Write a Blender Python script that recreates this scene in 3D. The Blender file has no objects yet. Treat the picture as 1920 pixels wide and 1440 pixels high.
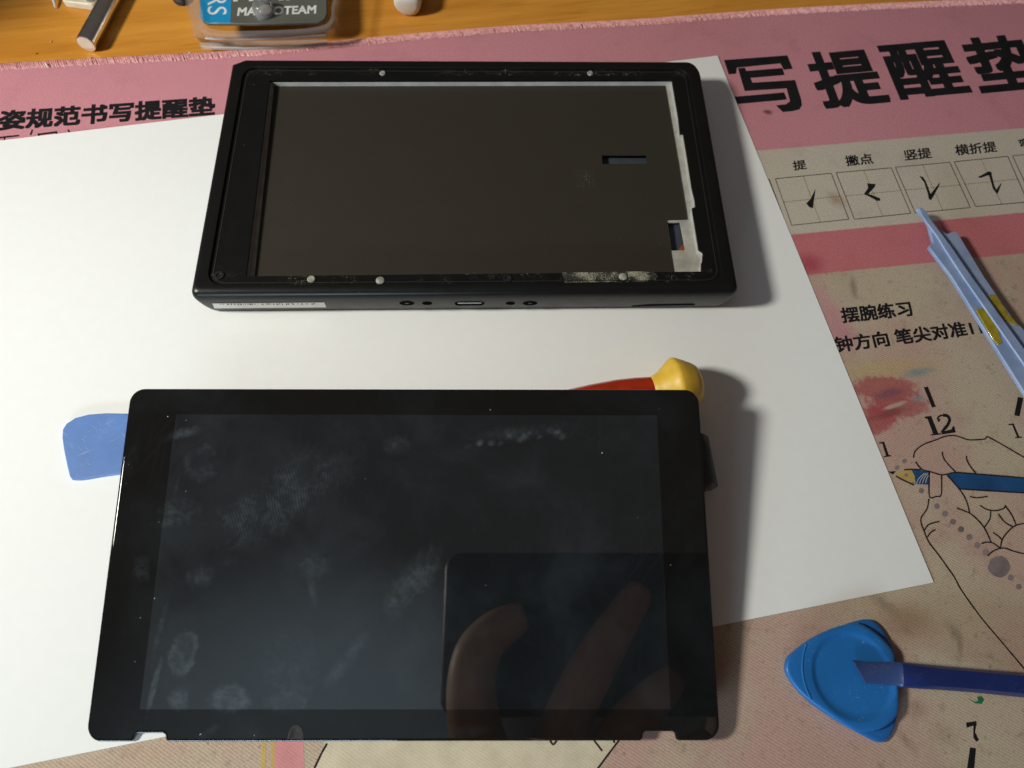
import bpy, bmesh, math, random
from mathutils import Vector, Matrix
from mathutils.geometry import tessellate_polygon

# ------------------------------------------------------------------ camera, world, lights
# everything below is modelled in millimetres and scaled to metres by S
S = 0.001
scene = bpy.context.scene
col = scene.collection
F, PITCH, ROLL, CH = 1314.598, math.radians(23.48012516), math.radians(3.85606655), 205.20985
ROT = Matrix.Rotation(PITCH, 3, 'X') @ Matrix.Rotation(ROLL, 3, 'Z')
CAMP = Vector((0, 0, CH))

cd = bpy.data.cameras.new('camera')
cam = bpy.data.objects.new('camera', cd)
col.objects.link(cam)
cam.matrix_world = Matrix.Translation(CAMP * S) @ ROT.to_4x4()
cd.sensor_fit = 'HORIZONTAL'
cd.sensor_width = 36.0
cd.lens = F / 1920 * 36.0
cd.clip_start = 0.005
cd.clip_end = 20
cd.dof.use_dof = True
cd.dof.focus_distance = 0.215
cd.dof.aperture_fstop = 17
scene.camera = cam

scene.view_settings.view_transform = 'Standard'
scene.view_settings.look = 'None'
scene.view_settings.exposure = 0
scene.view_settings.gamma = 1

world = bpy.data.worlds.new('World')
scene.world = world
world.use_nodes = True
wn = world.node_tree
wbg = wn.nodes['Background']
wtc = wn.nodes.new('ShaderNodeTexCoord')


def wglow(direction, lo, hi):
    d = wn.nodes.new('ShaderNodeVectorMath'); d.operation = 'DOT_PRODUCT'
    nrm = wn.nodes.new('ShaderNodeVectorMath'); nrm.operation = 'NORMALIZE'
    wn.links.new(wtc.outputs['Generated'], nrm.inputs[0])
    wn.links.new(nrm.outputs[0], d.inputs[0])
    d.inputs[1].default_value = Vector(direction).normalized()
    r = wn.nodes.new('ShaderNodeMapRange'); r.interpolation_type = 'SMOOTHSTEP'
    r.inputs['From Min'].default_value = lo; r.inputs['From Max'].default_value = hi
    wn.links.new(d.outputs['Value'], r.inputs['Value'])
    return r.outputs['Result']


def wmix(fac, a, b):
    m = wn.nodes.new('ShaderNodeMix'); m.data_type = 'RGBA'
    wn.links.new(fac, m.inputs[0])
    for sock, v in ((m.inputs[6], a), (m.inputs[7], b)):
        if isinstance(v, tuple): sock.default_value = v + (1,)
        else: wn.links.new(v, sock)
    return m.outputs[2]


# dim room: a brownish dark room, a cool glow low behind the photographer
wc = wmix(wglow((0, 0.1, 1), -0.2, 1.0), (0.034, 0.027, 0.024), (0.080, 0.068, 0.061))
wc = wmix(wglow((-0.235, -0.44, 0.87), 0.955, 1.0), wc, (0.40, 0.50, 0.58))
wn.links.new(wc, wbg.inputs['Color'])
wbg.inputs['Strength'].default_value = 1.0


def area(name, loc, target, power, color, size, size_y=None):
    l = bpy.data.lights.new(name, 'AREA')
    l.energy = power; l.color = color; l.size = size * S
    if size_y: l.shape = 'RECTANGLE'; l.size_y = size_y * S
    else: l.shape = 'DISK'
    o = bpy.data.objects.new(name, l)
    col.objects.link(o)
    o.location = Vector(loc) * S
    o.rotation_euler = (Vector(target) - Vector(loc)).to_track_quat('-Z', 'Y').to_euler()
    return o


area('desk_lamp_light', (-560, -30, 480), (-74, 115, 0), 1.12, (0.985, 0.975, 0.875), 105)
bpy.data.lights['desk_lamp_light'].spread = math.radians(84)
area('cool_room_light', (-230, -520, 150), (-60, 110, 0), 2.1, (0.66, 0.85, 1.0), 300, 60)

# ------------------------------------------------------------------ helpers


def at(px, py, z=0.0):
    """point of the real plane z = const (mm) seen at photo pixel (px, py)"""
    d = ROT @ Vector(((px - 960) / F, -(py - 720) / F, -1))
    return CAMP + d * ((z - CH) / d.z)


def on_plane(px, py, p0, n):
    d = ROT @ Vector(((px - 960) / F, -(py - 720) / F, -1))
    return CAMP + d * ((p0 - CAMP).dot(n) / d.dot(n))


WM = {}


def wmat(o):
    return WM[o.name] if o is not None else Matrix.Identity(4)


def empty(name, loc=(0, 0, 0), rot=None):
    o = bpy.data.objects.new(name, None)
    col.objects.link(o)
    m = Matrix.Translation(Vector(loc) * S)
    if rot is not None: m = m @ rot.to_4x4()
    o.matrix_basis = m
    o.empty_display_size = 0.01
    WM[o.name] = m
    return o


def tag(o, label=None, cat=None, group=None, kind=None):
    if label: o['label'] = label
    if cat: o['category'] = cat
    if group: o['group'] = group
    if kind: o['kind'] = kind
    return o


def obj(name, verts, faces, mat, parent=None, origin=None, smooth=False, bevel=0, seg=2, autosmooth=40):
    """verts in world millimetres"""
    m = bpy.data.meshes.new(name)
    if parent is not None: base = wmat(parent)
    else: base = Matrix.Translation(Vector(origin or (0, 0, 0)) * S)
    inv = base.inverted()
    m.from_pydata([inv @ (Vector(v) * S) for v in verts], [], faces)
    m.validate()
    bm = bmesh.new(); bm.from_mesh(m)
    bmesh.ops.recalc_face_normals(bm, faces=bm.faces)
    bm.to_mesh(m); bm.free()
    for mm in (mat if isinstance(mat, (list, tuple)) else [mat]):
        m.materials.append(mm)
    o = bpy.data.objects.new(name, m)
    col.objects.link(o)
    if parent is not None:
        o.parent = parent
        WM[o.name] = base
    else:
        o.matrix_basis = base
        WM[o.name] = base
    if smooth:
        for p in m.polygons: p.use_smooth = True
        try: m.set_sharp_from_angle(angle=math.radians(autosmooth))
        except Exception: pass
    if bevel:
        b = o.modifiers.new('bevel', 'BEVEL')
        b.width = bevel * S; b.segments = seg; b.limit_method = 'ANGLE'; b.angle_limit = math.radians(50)
        for p in m.polygons: p.use_smooth = True
        m.set_sharp_from_angle(angle=math.radians(70))
    return o


class MB:
    def __init__(self): self.v = []; self.f = []

    def add(self, vs, fs):
        k = len(self.v)
        self.v += [Vector(v) for v in vs]
        self.f += [[i + k for i in f] for f in fs]

    def poly(self, pts):
        self.add(pts, [list(range(len(pts)))])

    def prism(self, loops, z0, z1):
        """loops: outer + holes, 2D/3D points; solid between z0 and z1"""
        loops = [[Vector((p[0], p[1], 0)) for p in l] for l in loops]
        flat = [p for l in loops for p in l]
        n = len(flat)
        if len(loops) == 1:
            top = [list(range(n))]
        else:
            top = [list(t) for t in tessellate_polygon(loops)]
        vs = [Vector((p.x, p.y, z0)) for p in flat] + [Vector((p.x, p.y, z1)) for p in flat]
        fs = [[i + n for i in f] for f in top] + [list(reversed(f)) for f in top]
        k = 0
        for l in loops:
            m = len(l)
            for i in range(m):
                a, b = k + i, k + (i + 1) % m
                fs.append([a, b, b + n, a + n])
            k += m
        self.add(vs, fs)

    def sheet(self, loops):
        flat = [Vector(p) for l in loops for p in l]
        if len(loops) == 1: self.add(flat, [list(range(len(flat)))])
        else: self.add(flat, [list(t) for t in tessellate_polygon([[Vector((p[0], p[1], 0)) for p in l] for l in loops])])

    def lathe(self, prof, o, d, n=40, cap=True):
        o = Vector(o); d = Vector(d).normalized()
        a = d.cross(Vector((0, 0, 1)))
        if a.length < .1: a = d.cross(Vector((0, 1, 0)))
        a.normalize(); b = d.cross(a)
        vs = []
        for s, r in prof:
            for i in range(n):
                t = 2 * math.pi * i / n
                vs.append(o + d * s + (a * math.cos(t) + b * math.sin(t)) * r)
        fs = []
        for k in range(len(prof) - 1):
            for i in range(n):
                j = (i + 1) % n
                fs.append([k * n + i, k * n + j, (k + 1) * n + j, (k + 1) * n + i])
        if cap:
            fs.append(list(range(n)))
            fs.append([(len(prof) - 1) * n + i for i in range(n)])
        self.add(vs, fs)

    def tube(self, pts, r, n=10):
        pts = [Vector(p) for p in pts]
        vs = []; fs = []
        for k, p in enumerate(pts):
            t = (pts[min(k + 1, len(pts) - 1)] - pts[max(k - 1, 0)]).normalized()
            a = t.cross(Vector((0, 0, 1)))
            if a.length < .05: a = t.cross(Vector((1, 0, 0)))
            a.normalize(); b = t.cross(a)
            rr = r[k] if isinstance(r, (list, tuple)) else r
            for i in range(n):
                u = 2 * math.pi * i / n
                vs.append(p + (a * math.cos(u) + b * math.sin(u)) * rr)
        for k in range(len(pts) - 1):
            for i in range(n):
                j = (i + 1) % n
                fs.append([k * n + i, k * n + j, (k + 1) * n + j, (k + 1) * n + i])
        fs.append(list(range(n))); fs.append([(len(pts) - 1) * n + i for i in range(n)])
        self.add(vs, fs)

    def loft(self, rings, cap0=True, cap1=True):
        n = len(rings[0]); vs = [p for r in rings for p in r]; fs = []
        for k in range(len(rings) - 1):
            for i in range(n):
                j = (i + 1) % n
                fs.append([k * n + i, k * n + j, (k + 1) * n + j, (k + 1) * n + i])
        if cap0: fs.append(list(range(n)))
        if cap1: fs.append([(len(rings) - 1) * n + i for i in range(n)])
        self.add(vs, fs)

    def build(self, name, mat, parent=None, **kw):
        return obj(name, self.v, self.f, mat, parent, **kw)


def cr(pts, n=6, closed=True):
    """Catmull-Rom through 2D/3D points"""
    P = [Vector(p) for p in pts]; out = []
    m = len(P); rng = m if closed else m - 1
    for i in range(rng):
        if closed: a, b, c, d = P[i - 1], P[i], P[(i + 1) % m], P[(i + 2) % m]
        else: a, b, c, d = P[max(i - 1, 0)], P[i], P[i + 1], P[min(i + 2, m - 1)]
        for k in range(n):
            t = k / n
            out.append(0.5 * ((2 * b) + (c - a) * t + (2 * a - 5 * b + 4 * c - d) * t * t + (3 * b - a - 3 * c + d) * t ** 3))
    if not closed: out.append(P[-1])
    return out


def crect(w, d, radii, n=6):
    out = []
    for (sx, sy, a0), (rx, ry, *cut) in zip(((1, 1, 0), (-1, 1, 90), (-1, -1, 180), (1, -1, 270)), radii):
        for k in range(n + 1):
            if cut:                                         # straight cut corner
                u = k / n; ca, sa = math.radians(a0), math.radians(a0 + 90)
                out.append(Vector((sx * (w / 2 - rx) + rx * (math.cos(ca) * (1 - u) + math.cos(sa) * u), sy * (d / 2 - ry) + ry * (math.sin(ca) * (1 - u) + math.sin(sa) * u), 0)))
                continue
            a = math.radians(a0 + 90 * k / n)
            out.append(Vector((sx * (w / 2 - rx) + rx * math.cos(a), sy * (d / 2 - ry) + ry * math.sin(a), 0)))
    return out


def rrect(cx, cy, w, d, r, n=6):
    out = []
    for sx, sy, a0 in ((1, 1, 0), (-1, 1, 90), (-1, -1, 180), (1, -1, 270)):
        for k in range(n + 1):
            a = math.radians(a0 + 90 * k / n)
            out.append(Vector((cx + sx * (w / 2 - r) + r * math.cos(a), cy + sy * (d / 2 - r) + r * math.sin(a), 0)))
    return out


def ribbon(mb, pts, w, z, smooth=True, taper=False):
    """a drawn line of pixel width w along photo pixels, laid on the plane z"""
    P = cr([Vector((p[0], p[1])) for p in pts], 5, False) if smooth and len(pts) > 2 else [Vector((p[0], p[1])) for p in pts]
    L = []; Rr = []
    for k, p in enumerate(P):
        t = (P[min(k + 1, len(P) - 1)] - P[max(k - 1, 0)])
        if t.length == 0: t = Vector((1, 0))
        t.normalize(); nrm = Vector((-t.y, t.x))
        ww = w / 2 * (1 + random.uniform(-.12, .12))
        if taper: ww *= math.sin(math.pi * (k + .6) / (len(P) + .2)) ** .5
        L.append(at(*(p + nrm * ww), z)); Rr.append(at(*(p - nrm * ww), z))
    n = len(P)
    mb.add(L + Rr, [[i, i + 1, n + i + 1, n + i] for i in range(n - 1)])


def text(mb, body, bl, br, tl, z, offset=0.0, px=True):
    """lettering fitted to the parallelogram bottom-left / bottom-right / top-left"""
    c = bpy.data.curves.new('lettering', 'FONT'); c.body = body; c.resolution_u = 6
    o = bpy.data.objects.new('lettering', c); col.objects.link(o)
    bpy.context.view_layer.update()
    m = bpy.data.meshes.new_from_object(o.evaluated_get(bpy.context.evaluated_depsgraph_get()))
    xs = [v.co.x for v in m.vertices]; ys = [v.co.y for v in m.vertices]
    x0, x1, y0, y1 = min(xs), max(xs), min(ys), max(ys)
    if px: A, B, D = at(*bl, z), at(*br, z), at(*tl, z)
    else: A, B, D = Vector(bl), Vector(br), Vector(tl)
    # heavy weight: the same outline laid again, shifted all round by `offset` of the type size
    sh = [(0, 0)] + [(offset * a, offset * b) for a, b in ((-1, -1), (-1, 0), (-1, 1), (0, 1), (1, 1), (1, 0), (1, -1), (0, -1))] if offset else [(0, 0)]
    x0 -= offset; x1 += offset; y0 -= offset; y1 += offset
    for i, (dx, dy) in enumerate(sh):
        up = Vector((0, 0, .0016 * i))
        mb.add([A + (B - A) * ((v.co.x + dx - x0) / (x1 - x0)) + (D - A) * ((v.co.y + dy - y0) / (y1 - y0)) + up for v in m.vertices],
               [list(p.vertices) for p in m.polygons])
    bpy.data.objects.remove(o); bpy.data.curves.remove(c); bpy.data.meshes.remove(m)


# ------------------------------------------------------------------ materials
class NT:
    def __init__(self, name):
        self.m = bpy.data.materials.new(name); self.m.use_nodes = True
        self.t = self.m.node_tree; self.b = self.t.nodes['Principled BSDF']
        self.tc = self.t.nodes.new('ShaderNodeTexCoord').outputs['Object']

    def n(self, kind, **kw):
        x = self.t.nodes.new('ShaderNode' + kind)
        for k, v in kw.items(): setattr(x, k, v)
        return x

    def link(self, a, b): self.t.links.new(a, b)

    def put(self, sock, v):
        if hasattr(v, 'is_output') or isinstance(v, bpy.types.NodeSocket): self.link(v, sock)
        elif isinstance(v, (tuple, list)) and len(v) == 3 and sock.type == 'RGBA': sock.default_value = tuple(v) + (1,)
        else: sock.default_value = v

    def math(self, op, a, b=0.0, clamp=False):
        x = self.n('Math', operation=op, use_clamp=clamp)
        self.put(x.inputs[0], a); self.put(x.inputs[1], b)
        return x.outputs[0]

    def mix(self, f, a, b, blend='MIX'):
        x = self.n('Mix', data_type='RGBA', blend_type=blend)
        self.put(x.inputs[0], f); self.put(x.inputs[6], a); self.put(x.inputs[7], b)
        return x.outputs[2]

    def noise(self, scale, detail=3, rough=.55, dist=0, vec=None):
        """scale in features per millimetre"""
        x = self.n('TexNoise')
        x.inputs['Scale'].default_value = scale / S; x.inputs['Detail'].default_value = detail
        x.inputs['Roughness'].default_value = rough; x.inputs['Distortion'].default_value = dist
        self.link(vec or self.tc, x.inputs['Vector'])
        return x.outputs['Fac']

    def ramp(self, v, lo, hi, a=0.0, b=1.0, smooth=True):
        x = self.n('MapRange')
        if smooth: x.interpolation_type = 'SMOOTHSTEP'
        self.put(x.inputs['Value'], v)
        x.inputs['From Min'].default_value = lo; x.inputs['From Max'].default_value = hi
        x.inputs['To Min'].default_value = a; x.inputs['To Max'].default_value = b
        return x.outputs['Result']

    def mapped(self, loc=(0, 0, 0), ang=0, scale=(1, 1, 1), vec=None):
        """coordinates centred on loc (mm), turned by ang, divided by scale (mm)"""
        a = self.n('VectorMath', operation='SUBTRACT'); self.link(vec or self.tc, a.inputs[0])
        a.inputs[1].default_value = Vector(loc) * S
        r = self.n('VectorRotate', rotation_type='Z_AXIS'); self.link(a.outputs[0], r.inputs['Vector'])
        r.inputs['Angle'].default_value = -ang
        s = self.n('VectorMath', operation='DIVIDE'); self.link(r.outputs[0], s.inputs[0])
        s.inputs[1].default_value = Vector(scale) * S
        return s.outputs[0]

    def blob(self, loc, rx, ry, ang=0, soft=.5, wob=None, wamt=.6):
        """soft spot of its own shape: 1 inside, 0 outside"""
        v = self.mapped(loc, ang, (rx, ry, 1e4))
        l = self.n('VectorMath', operation='LENGTH'); self.link(v, l.inputs[0])
        d = l.outputs['Value']
        if wob is not None: d = self.math('ADD', d, self.math('MULTIPLY', self.math('SUBTRACT', wob, .5), wamt))
        return self.ramp(d, 1 - soft, 1 + soft * .3, 1, 0)

    def axis(self, v, i):
        s = self.n('SeparateXYZ'); self.link(v, s.inputs[0]); return s.outputs[i]

    def bump(self, h, strength=.3, dist=.1, normal=None):
        x = self.n('Bump'); x.inputs['Strength'].default_value = strength; x.inputs['Distance'].default_value = dist * S
        self.link(h, x.inputs['Height'])
        if normal is not None: self.link(normal, x.inputs['Normal'])
        return x.outputs['Normal']

    def set(self, **kw):
        names = dict(color='Base Color', rough='Roughness', metal='Metallic', spec='Specular IOR Level', ior='IOR', normal='Normal',
                     coat='Coat Weight', coatr='Coat Roughness', sss='Subsurface Weight', trans='Transmission Weight',
                     alpha='Alpha', sheen='Sheen Weight')
        for k, v in kw.items(): self.put(self.b.inputs[names[k]], v)
        return self.m


def plain(name, color, rough=.5, spec=.5, metal=0, var=.12, scale=.15, bump=0, bscale=2.0, **kw):
    t = NT(name)
    nz = t.noise(scale, 4)
    c = t.mix(t.ramp(nz, .3, .7), tuple(x * (1 - var) for x in color), tuple(min(1, x * (1 + var)) for x in color))
    t.set(color=c, rough=t.ramp(t.noise(scale * 3, 3), .3, .7, rough * .88, min(1, rough * 1.12)), spec=spec, metal=metal, **kw)
    if bump: t.set(normal=t.bump(t.noise(bscale, 3), bump, .1))
    return t.m


# mat frame: the printed bands run along this direction
_a, _b = at(1440, 281), at(1920, 240)
MYAW = math.atan2(_b.y - _a.y, _b.x - _a.x)
MU = Vector((math.cos(MYAW), math.sin(MYAW), 0)); MV = Vector((-math.sin(MYAW), math.cos(MYAW), 0))


def weave(t, amt=1.0):
    """twill of the cloth: fine slanted ribs, returns height and tone"""
    v = t.mapped((0, 0, 0), MYAW + math.radians(-38), (1, 1, 1))
    w = t.n('TexWave', wave_type='BANDS', bands_direction='Y', wave_profile='SIN')
    w.inputs['Scale'].default_value = .42; w.inputs['Distortion'].default_value = 1.6; w.inputs['Detail'].default_value = 1.5
    w.inputs['Detail Scale'].default_value = .8
    t.link(v, w.inputs['Vector'])
    v2 = t.mapped((0, 0, 0), MYAW + math.radians(52), (1, 1, 1))
    w2 = t.n('TexWave', wave_type='BANDS', bands_direction='Y', wave_profile='SIN')
    w2.inputs['Scale'].default_value = .55; w2.inputs['Distortion'].default_value = .8
    t.link(v2, w2.inputs['Vector'])
    h = t.math('ADD', t.math('MULTIPLY', w.outputs['Fac'], .24), t.math('MULTIPLY', w2.outputs['Fac'], .10))
    h = t.math('ADD', h, t.math('MULTIPLY', t.noise(1.5, 4, .8), .88))
    return h


def cloth(name, color, var=.15):
    t = NT(name); h = weave(t)
    nz = t.noise(.12, 5, .6)
    c = t.mix(t.ramp(nz, .3, .75), tuple(x * (1 + var) for x in color), tuple(x * (1 - var) for x in color))
    c = t.mix(t.ramp(h, .15, .8), t.mix(1.0, c, (.78, .78, .78), 'MULTIPLY'), c)
    t.set(color=c, rough=.95, spec=.15, normal=t.bump(t.math('ADD', h, t.math('MULTIPLY', t.noise(3, 2), .5)), .35, .12))
    return t.m


def mat_print():
    t = NT('printed_cloth')
    h = weave(t)
    wob = t.noise(.06, 4, .6)
    fine = t.noise(.5, 3)
    v = t.axis(t.mapped((0, 0, 0), MYAW, (1, 1, 1)), 1)          # mm across the bands
    v = t.math('ADD', v, t.math('MULTIPLY', t.math('SUBTRACT', fine, .5), .5))
    L = [sum(at(*p).dot(MV) for p in q) / 2 for q in (((1440, 281), (1920, 240)), ((1485, 441), (1920, 397)), ((1517, 516), (1920, 474)))]
    PINK, PINK2, GREY, BEIGE = (.690, .295, .350), (.640, .200, .225), (.64, .57, .48), (.60, .470, .370)
    beige = t.mix(t.ramp(t.noise(.018, 4, .6), .38, .62), (.570, .475, .355), (.560, .370, .312))
    beige = t.mix(t.math('MULTIPLY', t.ramp(t.noise(.22, 5, .7), .54, .74), .6), beige, (.30, .20, .14))
    beige = t.mix(t.math('MULTIPLY', t.ramp(t.noise(.55, 4, .65), .61, .73), .6), beige, (.21, .125, .09))
    c = t.mix(t.ramp(v, L[2] - .3, L[2] + .3), beige, PINK2)
    c = t.mix(t.ramp(v, L[1] - .3, L[1] + .3), c, GREY)
    c = t.mix(t.ramp(v, L[0] - .3, L[0] + .3), c, PINK)
    c = t.mix(t.math('MULTIPLY', t.ramp(t.noise(.05, 5, .65), .5, .75), .30), c, t.mix(1.0, c, (.62, .55, .55), 'MULTIPLY'))

    def spot(px, py, rx, ry, ang, colr, amt, soft=.6, w=wob):
        nonlocal c
        p = at(px, py)
        m = t.blob((p.x, p.y, 0), rx, ry, math.radians(ang), soft, w, .9)
        c = t.mix(t.math('MULTIPLY', m, amt), c, colr)
    spot(1562, 598, 6, 16, 20, (.60, .22, .30), .6, .9)
    spot(1518, 497, 6, 6, 0, (.42, .05, .09), .7, .9)
    spot(1655, 692, 22, 5, 8, (.58, .44, .18), .5, .9)
    spot(1660, 730, 11.5, 5.5, 4, (.43, .095, .095), .80, .32, fine)
    spot(1680, 765, 12.5, 4.0, 12, (.44, .11, .11), .80, .34, fine)
    spot(1648, 785, 8.5, 4.6, 32, (.44, .085, .095), .82, .35, fine)
    spot(1668, 738, 7, 2.2, 18, (.16, .07, .13), .6, .8, fine)
    spot(1668, 775, 8, 1.5, 20, (.16, .07, .07), .55, .8, fine)
    spot(1678, 760, 5, .8, 22, (.52, .42, .34), .85, .5, fine)
    spot(1722, 698, 6.5, 1.8, 12, (.12, .30, .33), .65, .9, fine)
    spot(1722, 748, 3.0, 1.6, 20, (.15, .30, .33), .5, .9, fine)
    spot(1568, 374, 3.2, 4.5, 40, (.36, .20, .10), .6, 1.0, fine)
    spot(1601, 540, 1.6, 5, 0, (.20, .12, .08), .55, 1.0, fine)
    spot(1790, 1185, 2.2, 3.5, 30, (.14, .12, .085), .5, 1.2, fine)
    spot(1800, 1215, 1.0, 5.0, -12, (.17, .13, .09), .45, 1.2, fine)
    spot(1700, 1165, 10, 5, 10, (.30, .18, .10), .5, 1.0)
    spot(1660, 1135, 5, 2, -35, (.19, .13, .09), .5, 1.2, fine)
    spot(1720, 1330, 3, 3, 0, (.30, .17, .11), .5, 1.2, fine)
    spot(1700, 1390, 4, 1.5, -50, (.26, .15, .10), .55, 1.2, fine)
    spot(1770, 1375, 5, 3, 0, (.33, .20, .13), .4, 1.2, fine)
    spot(1440, 210, 2.2, 1.4, 0, (.10, .03, .03), .8, .8, fine)
    spot(1340, 1290, 7, 26, 10, (.52, .36, .30), .5, 1.0)
    spot(300, 1412, 14, 6, 0, (.52, .34, .26), .5, 1.0)
    c = t.mix(t.ramp(h, .30, .88), t.mix(1.0, c, (.66, .645, .63), 'MULTIPLY'), t.mix(1.0, c, (1.08, 1.08, 1.08), 'MULTIPLY'))
    t.set(color=c, rough=.95, spec=.15, normal=t.bump(t.math('ADD', h, t.math('MULTIPLY', t.noise(3, 2), .5)), .40, .13))
    return t.m


def wood_mat():
    t = NT('varnished_wood')
    v = t.mapped((0, 0, 0), math.radians(14), (90, 9, 9))
    g = t.n('TexNoise'); g.inputs['Scale'].default_value = 1; g.inputs['Detail'].default_value = 5; g.inputs['Roughness'].default_value = .6
    t.link(v, g.inputs['Vector'])
    v2 = t.mapped((0, 0, 0), math.radians(14), (22, 1.2, 1.2))
    g2 = t.n('TexNoise'); g2.inputs['Scale'].default_value = 1; g2.inputs['Detail'].default_value = 3
    t.link(v2, g2.inputs['Vector'])
    c = t.mix(t.ramp(g.outputs['Fac'], .3, .7), (.60, .238, .028), (.78, .350, .056))
    c = t.mix(t.math('MULTIPLY', t.ramp(g2.outputs['Fac'], .52, .75), .35), c, (.38, .13, .018))
    t.set(color=c, rough=t.ramp(t.noise(.08, 3), .3, .7, .26, .40), spec=.28, normal=t.bump(g2.outputs['Fac'], .05, .05))
    return t.m


M_WOOD = wood_mat()
M_MAT = mat_print()
M_INK = cloth('black_ink_on_cloth', (.013, .012, .014), .25)
M_LINE = cloth('dark_outline_ink', (.022, .016, .018), .25)
M_GRID = cloth('grid_line_ink', (.12, .10, .075), .2)
M_DOT = cloth('brown_dotted_ink', (.26, .15, .075), .2)
M_GDOT = cloth('grey_dot_ink', (.235, .185, .185), .3)
M_PBLUE = cloth('blue_pencil_ink', (.018, .075, .205), .2)
M_PYEL = cloth('yellow_pencil_ink', (.50, .34, .10), .2)
M_CREAM = cloth('cream_print', (.66, .58, .43), .1)
M_PINKB = cloth('pink_band_print', (.66, .29, .29), .1)
M_GOLD = cloth('gold_line_print', (.56, .39, .13), .1)
M_WHITEL = cloth('pale_line_print', (.75, .68, .52), .1)
M_GREEN = cloth('green_ink', (.02, .17, .08), .2)


def hem_mat():
    t = NT('pink_hem_thread')
    c = t.mix(t.ramp(t.noise(.9, 3), .3, .7), (.62, .26, .28), (.86, .47, .45))
    t.set(color=c, rough=.7, spec=.3, normal=t.bump(t.noise(6, 2), .3, .1))
    return t.m


def paper_mat():
    t = NT('white_paper')
    c = t.mix(t.ramp(t.noise(.25, 4), .3, .7), (.856, .856, .856), (.868, .870, .866))
    t.set(color=c, rough=.88, spec=.2, normal=t.bump(t.noise(2.6, 3, .7), .14, .08))
    return t.m


# ------------------------------------------------------------------ the desk and the mat
TZ = -2.5
mb = MB(); mb.prism([[(-750, -420), (800, -420), (800, 640), (-750, 640)]], TZ - 25, TZ)
tag(mb.build('tabletop', M_WOOD, bevel=3), 'orange-brown varnished wooden desk top under the pink mat', None, kind='structure')

hem_px = [(-260, 138), (0, 121), (250, 107), (477, 94), (700, 72), (950, 51), (1180, 39), (1440, 20), (1660, 8), (1850, 0), (2200, -12)]
hem_out = cr([at(*p, 0) for p in hem_px], 8, False)
mb = MB()
mb.prism([[p for p in hem_out] + [Vector((330, -150, 0)), Vector((-360, -150, 0))]], TZ, 0)
mat_o = mb.build('writing_mat', M_MAT)
tag(mat_o, 'dirty pink and beige cloth desk mat printed with Chinese characters and a hand outline', 'desk mat')

# overlocked hem: slanted loops of thread over the edge
random.seed(3)
mb = MB()
acc = 0.0; step = .62
for k in range(len(hem_out) - 1):
    a, b = hem_out[k], hem_out[k + 1]
    L = (b - a).length; t = (b - a) / L; n = Vector((-t.y, t.x, 0))
    while acc < L:
        p = a + t * acc
        sl = random.uniform(-.25, .05) - .55
        wd = .36 * random.uniform(.8, 1.2); inn = -3.1 * random.uniform(.86, 1.08)
        prof = [(inn, .08), (inn * .85, .40), (inn * .45, .62), (-.2, .66), (.35, .25), (.5, -.7), (.35, -1.9)]
        rows = []
        for s, z in prof:
            q = p + n * s + t * (sl * s * .55)
            rows.append([q + t * (-wd) + Vector((0, 0, z - .16)), q + Vector((0, 0, z + .12)), q + t * wd + Vector((0, 0, z - .16))])
        vs = [v for r in rows for v in r]
        mb.add(vs, [[3 * i + j, 3 * i + j + 1, 3 * i + j + 4, 3 * i + j + 3] for i in range(len(prof) - 1) for j in (0, 1)])
        # small knot at the inner end of a loop
        if random.random() < .8:
            q = p + n * (inn * 1.02) + t * (sl * inn * .55)
            mb.add([q + t * (-.5) + Vector((0, 0, .1)), q - n * .32 + Vector((0, 0, .15)), q + t * .5 + Vector((0, 0, .1)), q + n * .32 + Vector((0, 0, .34))],
                   [[0, 1, 2, 3]])
        acc += step * random.uniform(.85, 1.2)
    acc -= L
mb.build('hem', hem_mat(), mat_o, smooth=True)

Z1, Z2, Z3 = .03, .055, .08
# left title
mb = MB()
text(mb, '姿规范书写提醒垫', (-5, 245.5), (404, 216.5), (0, 207.5), Z2, .038)
for q in ([(-6, 258.5), (36, 254)], [(9, 256), (8, 263)], [(57, 253), (61, 243)], [(71, 252), (107, 247.5)], [(72, 250), (74, 258)], [(106, 247), (106, 253)], [(127, 243), (132, 250)]):
    ribbon(mb, q, 3.2, Z2, False)
mb.build('title_lettering', M_INK, mat_o)

# large title on the right: the first character traced, the rest set in heavy type
mb = MB()


def zp(l, ox, oy, s): return [(ox + x / s, oy + y / s) for x, y in l]


def px_poly(mb, l, z): mb.poly([at(x, y, z) for x, y in l])


for l in ([(1270, 130), (1745, 95), (1785, 195), (1720, 203), (1692, 155), (1365, 187), (1362, 232), (1305, 237)],
          [(1375, 192), (1425, 187), (1437, 212), (1708, 190), (1724, 242), (1468, 264), (1483, 300), (1803, 280), (1850, 430), (1854, 470), (1835, 500), (1790, 512), (1712, 520), (1690, 500), (1660, 470), (1735, 462), (1765, 440), (1740, 342), (1425, 362)],
          [(1350, 405), (1720, 373), (1742, 425), (1700, 430), (1368, 460)]):
    px_poly(mb, zp(l, 1040, 80, 4), Z2)


def z5(x, y): return (1440 + x / 4, 20 + y / 4)


text(mb, '提', z5(415, 742), z5(935, 692), z5(258, 318), Z2, .030)
text(mb, '醒', z5(985, 672), z5(1540, 622), z5(815, 262), Z2, .026)
text(mb, '垫', z5(1595, 622), z5(2140, 572), z5(1425, 212), Z2, .028)
mb.build('title_lettering', M_INK, mat_o)

# practice squares


def z6(x, y): return (1380 + x / 3.5556, 120 + y / 3.5556)


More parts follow.
